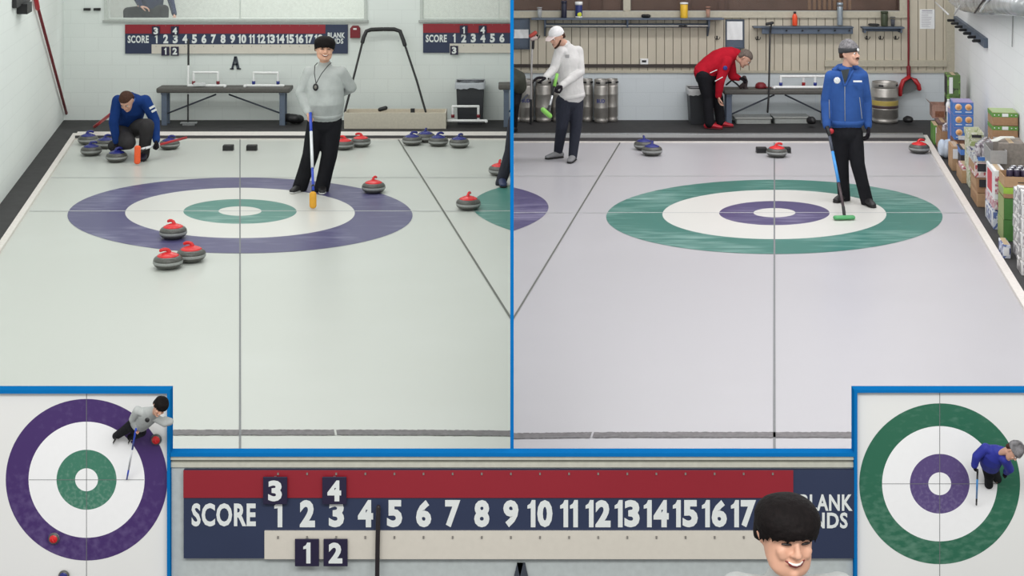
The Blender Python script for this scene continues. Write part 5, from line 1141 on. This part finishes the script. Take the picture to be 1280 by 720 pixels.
# --- crouching man in blue, far left
Y = 18.9
j = {'head': P(158.5, 126, Y-.22), 'neck': P(163, 122, Y-.08), 'chest': P(164, 133, Y), 'pel': P(157, 158, Y+.32),
     'shL': P(147.5, 126, Y-.05), 'elL': P(142, 153, Y-.12), 'wrL': P(145.5, 177, Y-.10), 'shR': P(181.5, 126, Y-.02), 'elR': P(193.5, 150, Y-.02), 'wrR': P(195.5, 176, Y-.16),
     'hipL': P(149, 162, Y+.25), 'hipR': P(168, 160, Y+.25), 'knL': P(161, 178, Y-.22), 'knR': P(184, 157, Y-.25), 'anL': P(143, 182, Y+.25), 'anR': P(180, 190, Y-.06),
     'toeL': D((.1, -1, 0)).normalized(), 'toeR': D((.15, -1, 0)).normalized(),
     'hdL': (D((.3, -.3, -1)), D((0, -.9, -.5)), D((1, 0, 0)), .7), 'hdR': (D((.35, -.35, -1)), D((-1, 0, 0)), D((0, -1, 0)), 1.1)}
tor = [(P(158, 155, Y+.27), .17, .13), (P(161, 146, Y+.17), .18, .14), (P(164, 134, Y+.04), .19, .14), (P(164, 125, Y-.03), .155, .11), (P(162.5, 122, Y-.08), .08, .075)]
who, top, T = person('man in blue top crouching beside the stones in the far left corner', G(172, 196), j,
    dict(head_rot=rot(-8, 48, 0), hs=1.0, skin=M_SKIN, top=M_BJ2, torso=tor, sleeve=(.078, .072, .064, .056, .046), trousers=M_TROG, pelvis=(.17, .15), leg=(.115, .105, .09, .08, .07), hair='short', hairm=M_HAIRBR, brow=M_HAIRBR,
         collar=(P(163, 123, Y-.08), P(161.5, 126, Y-.15), .062, mat('collar_blue', (70, 110, 180), .7)), gloveL=True, gloveR=True, topname='pullover', shoe=mat('shoe_navy', (36, 34, 54), .5), sole=M_SOLEB, hem=False), 1.0)
for k in range(2):
    bm = BM(); c = P(190+2.6*k, 134+4.2*k, Y-.10); M = Matrix.Translation(c) @ Matrix.Rotation(-.5, 4, 'Y'); bx(bm, -.035, .035, -.006, .006, -.014, .014, 0, M); obj('sleeve_patch', bm, M_PAPER, top, .002)
a, b = P(233, 172, 19.3), P(177, 186.5, 18.5)
broom('curling_broom', 'red curling broom with orange pad held by the crouching man', (a, b), [(0, .62, .016, M_RED, 'red_shaft'), (.62, 1, .0165, M_BRW, 'white_shaft')], (P(172, 184.5, 18.42), D((P(171.5, 196, 18.42).x, 18.42, .04))), mat('pad_orange', (240, 96, 50), .7), padr=(.04, .028))
bm = BM(); sweep(bm, [P(118, 158.5, 20.9), P(138, 143, 20.0)], .022); tag(obj('red_stick', bm, M_RED), 'red stick end showing behind the back of the crouching man', 'stick')

# --- man in the blue jacket on the right house
Y = 16.15
j = {'head': P(1061.5, 67.5, Y-.02), 'neck': P(1058.5, 86, Y), 'chest': P(1058, 105, Y), 'pel': P(1058, 158, Y),
     'shL': P(1039, 96, Y), 'elL': P(1032.5, 127, Y+.03), 'wrL': P(1033.5, 158, Y-.08), 'shR': P(1077, 95, Y), 'elR': P(1083, 127, Y+.04), 'wrR': P(1085, 158, Y-.02),
     'hipL': P(1050, 166, Y), 'hipR': P(1067, 166, Y), 'knL': P(1052, 206, Y+.05), 'knR': P(1072, 205, Y-.05), 'anL': P(1055, 244, Y+.18), 'anR': P(1083, 249, Y-.03),
     'toeL': D((-.7, -.75, 0)).normalized(), 'toeR': D((.2, -1, 0)).normalized(),
     'hdL': (D((.2, -.3, -1)), D((.6, -.3, 0)), D((0, -1, .2)), [1.1, 1.1, 1.2, 1.2]), 'hdR': (D((.05, -.1, -1)), D((-.8, 0, 0)), D((0, -1, 0)), .45)}
tor = [(P(1058, 152, Y), .185, .125), (P(1058, 138, Y), .185, .13), (P(1058, 118, Y), .185, .13), (P(1058, 104, Y), .19, .125), (P(1058, 95, Y), .155, .10), (P(1058, 88, Y), .08, .075)]
who, top, T = person('man in a royal blue zip jacket and striped beanie standing on the green rings', G(1068, 254), j,
    dict(head_rot=rot(46, -3, 0), hs=1.04, skin=M_SKIN, top=M_BJ, torso=tor, sleeve=(.072, .066, .060, .054, .044), trousers=M_TROB, pelvis=(.17, .12), leg=(.102, .092, .078, .07, .068), hair='beanie', hairm=mat('beanie_stripes', (112, 110, 112), .9, var=.55, scale=45), cuffm=fabric('beanie_cuff', (66, 66, 68)),
         moust=M_HAIRBR, brow=M_HAIRBR, gloveL=True, gloveR=True, topname='jacket', shoe=M_SHOEB, sole=M_SOLEB, collar=(P(1057, 88, Y), P(1057, 83, Y), .075)), 1.0)
bm = BM(); yf = Y-.145
sweep(bm, [P(1056.3, 151, Y-.13), P(1056, 130, Y-.135), P(1056, 108, Y-.135)], .004, n=6); obj('zip', bm, M_STEEL, top)
bm = BM(); va = [bm.verts.new(P(*q)) for q in ((1056, 108, Y-.142), (1051, 88, Y-.10), (1062, 86, Y-.10))]; bm.faces.new(va); bmesh.ops.solidify(bm, geom=bm.faces[:], thickness=.006); obj('grey_shirt_front', bm, fabric('shirt_grey', (84, 90, 92)), top)
bm = BM(); sweep(bm, [P(1051, 90, Y-.10), P(1055.5, 107, Y-.142)], .008, n=8); sweep(bm, [P(1066, 89, Y-.10), P(1056.5, 107, Y-.142)], .010, n=8); obj('open_lapel', bm, M_BJ, top)
bm = BM(); c = P(1046.3, 100.5, Y-.137)
for k in range(6):
    a_ = k*PI/3; lathe(bm, [(0, 0), (.013, 0), (.013, .004), (0, .004)], n=8, M=Matrix.Translation(c+D((.024*math.cos(a_), .0, .024*math.sin(a_)))) @ Matrix.Rotation(PI/2, 4, 'X'))
for k in range(3): a_ = k*PI/3+PI/6; d_ = D((math.cos(a_), 0, math.sin(a_)))*.034; sweep(bm, [c-d_-D((0, .004, 0)), c+d_-D((0, .004, 0))], .004, n=6)
obj('snowflake_emblem', bm, M_PAPER, top)
bm = BM(); bx(bm, P(1063, 100, Y).x, P(1073.5, 100, Y).x, Y-.146, Y-.135, P(0, 100.6, Y).z, P(0, 98.6, Y).z); obj('chest_print', bm, M_PAPER, top)
bm = BM(); sweep(bm, [P(1074.5, 122, Y-.125), P(1077.5, 148, Y-.115)], .004, n=6); sweep(bm, [P(1036.5, 125, Y-.10), P(1037, 148, Y-.09)], .004, n=6); obj('pocket_zip', bm, M_STEEL, top)
bm = BM(); sweep(bm, [P(1043, 88, Y+.03), P(1050, 84, Y+.09), P(1058, 83, Y+.11), P(1068, 84, Y+.09), P(1077, 89, Y+.02)], [(.03, .03), (.045, .035), (.05, .035), (.045, .035), (.03, .03)], n=12); obj('hood', bm, M_BJ, top)
M_BRB2 = mat('broom_sky_blue', (70, 150, 220), .35)
a, b = P(1034.5, 158, Y-.18), D((P(1055.5, 272, 15.42).x, 15.42, .07))
broom('curling_broom', 'blue curling broom with green pad held by the man in the blue jacket', (a, b), [(0, .12, .017, M_BLACK, 'grip'), (.12, .3, .0165, mat('shaft_dark', (60, 66, 80), .4), 'dark_shaft'), (.3, .66, .0168, M_BRB2, 'blue_shaft'), (.66, 1, .015, mat('shaft_brown', (70, 56, 60), .4), 'lower_shaft')],
      (D((P(1044.5, 276, 15.35).x, 15.36, .028)), D((P(1067, 276, 15.35).x, 15.38, .028))), mat('pad_green', (84, 160, 104), .7), padr=(.04, .022), padside=(0, 1, 0))
bm = BM(); ell(bm, P(1039, 164, Y-.2), (.03, .025, .03)); obj('red_glove_back', bm, M_RED, who)

# --- man in white cap, pale pullover
Y = 18.8
j = {'head': P(696.5, 46, Y-.12), 'neck': P(706, 55, Y-.02), 'chest': P(711, 72, Y), 'pel': P(713, 122, Y),
     'shL': P(699.5, 64, Y-.10), 'elL': P(692.5, 86, Y-.16), 'wrL': P(681.5, 97.5, Y-.34), 'shR': P(722.5, 64, Y+.06), 'elR': P(725.5, 90, Y-.05), 'wrR': P(701, 107.5, Y-.28),
     'hipL': P(705, 127, Y-.04), 'hipR': P(719, 127, Y+.04), 'knL': P(702.5, 157, Y-.06), 'knR': P(720, 157, Y-.02), 'anL': P(698, 187, Y+.10), 'anR': P(716.5, 190.5, Y-.10),
     'toeL': D((-.86, -.5, 0)).normalized(), 'toeR': D((-.3, -.95, 0)).normalized(),
     'hdL': (D((-1, -.35, .1)), D((0, 0, -1)), D((.1, -1, .2)), .35), 'hdR': (D((-.8, -.6, -.35)), D((0, 0, -1)), D((0, -1, 0)), [1.1, 1.2, 1.2, 1.2])}
tor = [(P(715, 119, Y), .18, .135), (P(713.5, 105, Y), .175, .13), (P(712.5, 88, Y), .18, .125), (P(711, 74, Y), .185, .12), (P(709, 64, Y), .15, .10), (P(706.5, 56.5, Y-.02), .07, .068)]
who, top, T = person('man in white cap and pale grey pullover looking down at a green broom beside the kegs', G(705, 198), j,
    dict(head_rot=rot(-52, 24, 0), hs=.98, skin=M_SKIN, top=M_WS, torso=tor, sleeve=(.070, .064, .058, .052, .042), trousers=mat('trousers_navy', (28, 32, 46), .85, bump=.4), pelvis=(.165, .125), leg=(.108, .095, .078, .068, .056), hair='cap', hairm=mat('cap_white', (224, 222, 222), .7), bill=mat('cap_bill_white', (226, 208, 204), .7),
         beard=M_HAIRBR, brow=M_HAIRBR, gloveL=True, gloveR=True, topname='pullover', shoe=mat('shoe_grey', (128, 128, 130), .6), sole=M_SOLEB, collar=(P(707, 58, Y-.02), P(705.5, 53, Y-.03), .066)), 1.0)
bm = BM(); bx(bm, P(706, 68, Y).x, P(711, 68, Y).x, Y-.133, Y-.12, P(0, 71, Y).z, P(0, 67, Y).z); obj('chest_mark', bm, mat('mark_grey', (160, 158, 158), .6), top)
a, b = P(692, 103, Y-.42), P(686, 138, Y-.55)
broom('curling_broom', 'short-looking green curling broom held by the man in the white cap', (P(696.5, 92, Y-.38), b), [(0, .35, .02, mat('broom_green', (132, 196, 88), .5), 'green_sleeve'), (.35, .6, .016, M_BLACK, 'dark_shaft'), (.6, 1, .016, M_STEEL, 'steel_shaft')],
      (P(679, 137.5, Y-.6), P(687, 144.5, Y-.55)), mat('broom_green', (132, 196, 88), .5), padr=(.045, .03), padside=(0, 1, 0))
bpy.data.objects[who.name]['label'] = 'man in white cap and pale grey pullover holding a green broom beside the kegs'

# --- bending man in red
Y = 21.3
j = {'head': P(930.5, 72.5, Y-.06), 'neck': P(919, 66.5, Y), 'chest': P(907, 72, Y), 'pel': P(881, 92, Y),
     'shL': P(908, 77, Y-.17), 'elL': P(900.5, 100, Y-.2), 'wrL': P(898, 120.5, Y-.14), 'shR': P(912, 76, Y+.16), 'elR': P(915.5, 95, Y+.14), 'wrR': P(923, 97.5, Y+.1),
     'hipL': P(880, 95, Y-.07), 'hipR': P(885, 95, Y+.08), 'knL': P(884.5, 122, Y-.06), 'knR': P(897, 122, Y+.06), 'anL': P(886.5, 149.5, Y-.1), 'anR': P(900, 147.5, Y+.06),
     'toeL': D((.95, -.3, 0)).normalized(), 'toeR': D((.95, -.25, 0)).normalized(),
     'hdL': (D((.1, 0, -1)), D((1, 0, 0)), D((0, -1, 0)), .5), 'hdR': (D((1, 0, -.1)), D((0, 0, -1)), D((0, -1, 0)), .8)}
tor = [(P(880.5, 90, Y), .16, .155), (P(889, 83, Y), .17, .165), (P(899, 75.5, Y), .185, .165), (P(909, 70, Y), .19, .14), (P(917, 67, Y), .12, .10), (P(920.5, 67, Y), .075, .075)]
j['chest'] = P(908, 73, Y)
who, top, T = person('grey-haired man in red jacket and red shoes bending over the bench', G(893, 156), j,
    dict(head_rot=rot(78, 50, 0), hs=1.0, skin=M_SKIN, top=M_RJ, torso=tor, sleeve=(.082, .076, .066, .058, .046), trousers=M_TROB, pelvis=(.165, .16), leg=(.118, .1, .082, .075, .07), hair='short', hairm=M_HAIRG, brow=M_HAIRG,
         glasses=True, gloveR=True, topname='jacket', shoe=mat('shoe_red', (176, 26, 44), .5), sole=mat('sole_dark_red', (96, 20, 30), .6), hem=False, collar=(P(918, 67, Y), P(922, 68, Y-.01), .066)), 1.0)
bm = BM(); sweep(bm, [P(888, 91, Y-.18), P(896, 87.5, Y-.2)], .007, n=6); sweep(bm, [P(894, 101.5, Y-.26), P(903, 96.5, Y-.27)], .007, n=6); obj('white_piping', bm, M_PAPER, top)
bm = BM(); ell(bm, P(906.5, 85, Y-.265), (.032, .008, .032)); obj('round_badge', bm, M_BLUE, top)
bm = BM(); sweep(bm, [P(908, 60.8, Y-.05), P(916, 62, Y-.05)], .014, n=6); obj('back_lettering_patch', bm, M_PAPER, top)

# --- stooping person in olive at the partition (right hall), only the back shows
Y = 20.75
j = {'head': P(636, 112, Y-.2), 'neck': P(638, 104, Y-.1), 'chest': P(640, 101, Y-.02), 'pel': P(646, 104, Y+.12), 'shL': P(634, 105, Y-.1), 'shR': P(646, 97, Y-.1),
     'hipL': P(639, 108, Y+.1), 'hipR': P(647, 108, Y+.1), 'knL': P(638, 130, Y), 'knR': P(643.5, 130, Y), 'anL': P(638, 154, Y+.1), 'anR': P(642, 154, Y+.1), 'toeL': D((-.5, -.85, 0)).normalized(), 'toeR': D((-.5, -.85, 0)).normalized()}
tor = [(P(648, 107, Y+.05), .12, .13), (P(645, 100, Y), .15, .15), (P(641, 98, Y-.05), .16, .15), (P(636, 102, Y-.12), .13, .12)]
person('person in dark olive jacket stooping at the partition, only back and leg in view', G(643, 158), j, dict(head=False, head_rot=rot(), fine=0, top=M_OL, torso=tor, trousers=M_TROB, pelvis=(.12, .12), leg=(.09, .08, .07, .06, .055), hem=False, topname='jacket', shoe=M_SHOEB, sole=M_SOLEB), 1.0, clip=(.0095, False))
# --- leg of the player cut off by the partition (left hall)
Y = 17.3
j = {'head': P(660, 60, Y), 'neck': P(658, 80, Y), 'chest': P(657, 100, Y), 'pel': P(655, 145, Y), 'shL': P(644, 90, Y), 'shR': P(676, 90, Y),
     'hipL': P(646, 152, Y), 'hipR': P(664, 152, Y), 'knL': P(638.5, 190, Y-.05), 'knR': P(666, 190, Y), 'anL': P(627.5, 224, Y-.1), 'anR': P(670, 224, Y), 'toeL': D((.1, -1, 0)).normalized(), 'toeR': D((0, -1, 0))}
person('dark trouser leg and navy shoe of a player cut off by the partition, left hall', G(630, 232), j, dict(head=False, head_rot=rot(), fine=0, trousers=mat('trousers_dark_navy', (30, 32, 44), .85, bump=.4), pelvis=(.15, .12), leg=(.1, .085, .072, .066, .06), shoe=mat('shoe_steel_navy', (40, 50, 84), .5), sole=M_SOLEB), 1.05, clip=(-.0095, True))
# --- seated spectator behind the far left window
Y = 22.75
j = {'head': P(190, -58, Y), 'neck': P(190, -42, Y), 'chest': P(190, -24, Y), 'pel': P(188, 14, Y), 'shL': P(172, -32, Y), 'shR': P(208, -32, Y), 'elL': P(168, -8, Y), 'wrL': P(176, 8, Y-.2), 'elR': P(212, -6, Y), 'wrR': P(218, 18, Y-.15),
     'hipL': P(182, 15, Y), 'hipR': P(196, 15, Y), 'knL': P(160, 15, Y-.15), 'knR': P(205, 12, Y-.3), 'anL': P(160, 46, Y-.1), 'anR': P(205, 46, Y-.2), 'toeL': D((-.3, -1, 0)).normalized(), 'toeR': D((0, -1, 0)),
     'hdR': (D((.3, -.2, -1)), D((-1, 0, 0)), D((0, -1, 0)), .4), 'hdL': (D((1, 0, -.2)), D((0, 0, -1)), D((0, -1, 0)), .4)}
tor = [(P(189, 14, Y), .17, .12), (P(190, 0, Y), .18, .13), (P(190, -20, Y), .19, .125), (P(190, -34, Y), .15, .1), (P(190, -42, Y), .07, .07)]
person('spectator in navy top and dark trousers seated behind the far left window', (P(188, 20, Y).x, Y, 1.2), j, dict(head_rot=rot(), fine=0, top=fabric('top_dark_navy', (34, 44, 78)), torso=tor, trousers=M_TROB, pelvis=(.17, .14), leg=(.1, .09, .075, .065, .06), hem=False, hair='short', hairm=M_HAIRBR, shoe=M_SHOEB, sole=M_SOLEB, ground={'L': 1.2, 'R': 1.2}), 1.0)
bm = BM(); c = P(188, 20, Y); bx(bm, c.x-.45, c.x+.4, Y-.2, Y+.2, 1.2, c.z-.12); tag(obj('gallery_seat', bm, mat('seat_dark', (80, 76, 72), .7), None, .01), 'dark low seat behind the far left window under the spectator', 'seat')

# --- man in grey before the large front scoreboard
Y = 5.2
S6 = lambda x, y, dy=0: P(x, y, Y+dy)
j = {'head': S6(983, 667), 'neck': S6(985, 712, .05), 'chest': S6(985, 780, .03), 'pel': S6(984, 955, .05), 'shL': S6(921, 740, .03), 'shR': S6(1049, 740, .03),
     'elL': S6(898, 850, .03), 'wrL': S6(910, 935, -.1), 'elR': S6(1070, 850, .03), 'wrR': S6(1058, 935, -.1), 'hipL': S6(955, 985, .05), 'hipR': S6(1013, 985, .05),
     'knL': D((S6(955, 930).x, Y, -.02)), 'knR': D((S6(1015, 930).x, Y, -.02)), 'anL': D((S6(955, 930).x, Y, -.40)), 'anR': D((S6(1015, 930).x, Y, -.40)), 'toeL': D((0, -1, 0)), 'toeR': D((0, -1, 0)),
     'hdL': (D((0, -.2, -1)), D((1, 0, 0)), D((0, -1, 0)), .5), 'hdR': (D((0, -.2, -1)), D((-1, 0, 0)), D((0, -1, 0)), .5)}
tor = [(S6(984, 940, .03), .21, .16), (S6(984, 860, .02), .21, .16), (S6(984, 790, .03), .20, .13), (S6(984, 738, .04), .16, .10), (S6(985, 727, .05), .085, .075)]
person('smiling man with black bowl-cut hair before the large front scoreboard', (S6(984, 900).x, Y, -.48), j,
    dict(head_rot=rot(12, 6, 3), hs=1.0, hx=1.17, round=True, skin=M_SKIN2, top=M_SWEAT, torso=tor, trousers=M_TROB, hair='bowl', hairm=M_HAIRB, expr='smile', collar=(S6(985, 730, .045), S6(985, 718, .05), .078), vox=.006, fine=1), 1.0)

# --- small figures standing off the upright ring panels
def mini(label, head, sh, pel, feet, o, s, dirs):
    d = (pel-head).normalized(); side = (sh[1]-sh[0]).normalized()
    nk = lerp(head, (sh[0]+sh[1])/2, .7)
    j = {'head': head, 'neck': nk, 'chest': lerp((sh[0]+sh[1])/2, pel, .25), 'pel': pel, 'shL': sh[0], 'shR': sh[1], 'elL': dirs['elL'], 'wrL': dirs['wrL'], 'elR': dirs['elR'], 'wrR': dirs['wrR'],
         'hipL': pel-side*.08*s+d*.04*s, 'hipR': pel+side*.08*s+d*.04*s, 'knL': dirs['knL'], 'knR': dirs['knR'], 'anL': feet[0], 'anR': feet[1], 'toeL': dirs['toe'], 'toeR': dirs['toe'], 'hdL': dirs['hdL'], 'hdR': dirs['hdR']}
    return j
s = .20; yy = YF
Q = lambda x, y, o=0: P(x, y, yy-o)
j = mini('', Q(200, 507.5, .34), (Q(172, 513, .27), Q(206, 528, .27)), Q(171, 531, .17), (Q(148, 543, .03), Q(167, 545, .03)), {}, s,
         dict(elL=Q(166, 524, .24), wrL=Q(170, 535, .22), elR=Q(212, 527, .26), wrR=Q(206, 524, .22), knL=Q(157, 537, .10), knR=Q(177, 540, .10), toe=D((-.55, 0, -.8)).normalized(), hdL=(D((0, .3, -1)), D((1, 0, 0)), D((0, -1, 0)), .9), hdR=(D((-1, 0, 0)), D((0, 0, 1)), D((0, -1, 0)), .5)))
tor = [(Q(174, 530, .19), .19, .15), (Q(179, 525, .22), .20, .16), (Q(185, 519, .25), .21, .15), (Q(190, 516, .28), .15, .11), (Q(194, 512, .3), .08, .08)]
mr = rot(10, -20, 30)
person('small figure in grey top at the upper right of the purple ring panel', Q(158, 545, .02), j,
    dict(head_rot=rot(20, 38, 22), hs=1.5, skin=M_SKIN2, top=M_SWEAT, torso=tor, sleeve=(.09, .085, .08, .07, .06), trousers=M_TROB, pelvis=(.17, .14), leg=(.12, .11, .1, .09, .08), drop=.14, hair='bowl', hairm=M_HAIRB, expr='smile', hem=False, ground={'L': Q(148, 545, .03).z-.006, 'R': Q(167, 545, .03).z-.006}), s*1.15)
a, b = Q(170, 536, .24), Q(158.6, 599, .02)
broom('curling_broom', 'thin blue and white broom held by the small figure on the purple ring panel', (a, b), [(0, .4, .0045, M_BRB, 'upper_shaft'), (.4, .8, .0046, M_BRW, 'white_sleeve'), (.8, 1, .0042, M_BRB, 'lower_shaft')], (Q(156.5, 600.5, .012), Q(161, 600.5, .012)), mat('pad_grey', (120, 120, 124), .7), padr=(.006, .004), hr=.004)
bm = BM(); ell(bm, Q(184, 525, .335), (.011, .005, .011)); tag(obj('stopwatch', bm, M_BLACK), 'tiny black stopwatch on the small grey figure of the purple ring panel', 'stopwatch')
j = mini('', Q(1266, 563, .34), (Q(1232, 560, .26), Q(1256, 574, .30)), Q(1238, 581, .17), (Q(1236, 603, .03), Q(1246, 597, .03)), {}, s,
         dict(elL=Q(1221, 570, .24), wrL=Q(1218, 582, .22), elR=Q(1262, 586, .26), wrR=Q(1258, 590, .2), knL=Q(1236, 594, .10), knR=Q(1244, 591, .10), toe=D((0, 0, -1)), hdL=(D((0, .3, -1)), D((1, 0, 0)), D((0, -1, 0)), .9), hdR=(D((0, .5, -1)), D((-1, 0, 0)), D((0, -1, 0)), .9)))
tor = [(Q(1237, 582, .18), .20, .15), (Q(1238, 575, .22), .23, .17), (Q(1241, 568, .25), .25, .17), (Q(1249, 565, .28), .16, .12), (Q(1257, 564, .3), .08, .08)]
person('small figure in blue jacket and striped hat on the green ring panel', Q(1238, 604, .02), j,
    dict(head_rot=rot(40, 62, 15), hs=1.6, skin=M_SKIN, top=mat('mini_jacket_blue', (42, 50, 150), .7), torso=tor, sleeve=(.10, .095, .09, .08, .07), trousers=M_TROB, pelvis=(.16, .14), leg=(.12, .11, .1, .09, .09), drop=.14, hair='beanie', hairm=mat('beanie_stripes', (112, 110, 112), .9), cuffm=mat('beanie_stripes', (112, 110, 112), .9), gloveL=True, gloveR=True, hem=False, ground={'L': Q(1236, 603, .03).z-.008, 'R': Q(1246, 597, .03).z-.006}), s*1.15)
a, b = Q(1222, 587, .24), Q(1220.5, 631, .02)
broom('curling_broom', 'thin broom with pale blue pad on the green ring panel', (a, b), [(0, .25, .0045, M_BLACK, 'upper_shaft'), (.25, .8, .0046, M_BRB2, 'blue_shaft'), (.8, 1, .0042, M_BLACK, 'lower_shaft')], (Q(1215.5, 634, .012), Q(1225, 634, .012)), mat('pad_pale_blue', (140, 196, 224), .7), padr=(.008, .006), hr=.004)
# ---- wooden slats seen through the right gallery windows
r = thing('slatted_rack', 'tan wooden slats behind the right gallery window above the orange bottle', 'rack', (bwx(1035), 22.9, 1.2))
for k in range(9):
    bm = BM(); x = P(1010+6.3*k, 0, 22.9).x; bx(bm, x, x+.04, 22.88, 22.92, 1.2, 2.2); obj('slat', bm, mat('slat_tan', (196, 158, 120), .6), r)
bm = BM(); bx(bm, P(1008, 0, 22.9).x, P(1066, 0, 22.9).x, 22.92, 22.95, 1.3, 1.36); obj('cross_rail', bm, M_BROWNFR, r)
for px, wpx, h, lab in ((745, 20, 1.9, 'dark chair back behind the right gallery window near the partition'), (905, 16, 1.9, 'dark chair back behind the middle of the right gallery windows')):
    x = P(px, 0, 22.8).x; hw = wpx*.006; r = thing('chair', lab, 'chair', (x, 22.9, 1.2), 'gallery chairs')
    bm = BM(); bx(bm, x-hw, x+hw, 22.9, 22.93, 1.55, h); obj('backrest', bm, mat('chair_brown', (96, 66, 56), .6), r, .01)
    bm = BM(); bx(bm, x-hw, x+hw, 22.65, 22.9, 1.5, 1.54); obj('seat', bm, mat('chair_brown', (96, 66, 56), .6), r, .01)
    for a in (-1, 1):
        for y in (22.67, 22.9): bm = BM(); bx(bm, x+a*(hw-.02)-.012, x+a*(hw-.02)+.012, y, y+.025, 1.2, 1.5 if y < 22.8 else h); obj('leg', bm, M_BROWNFR, r)
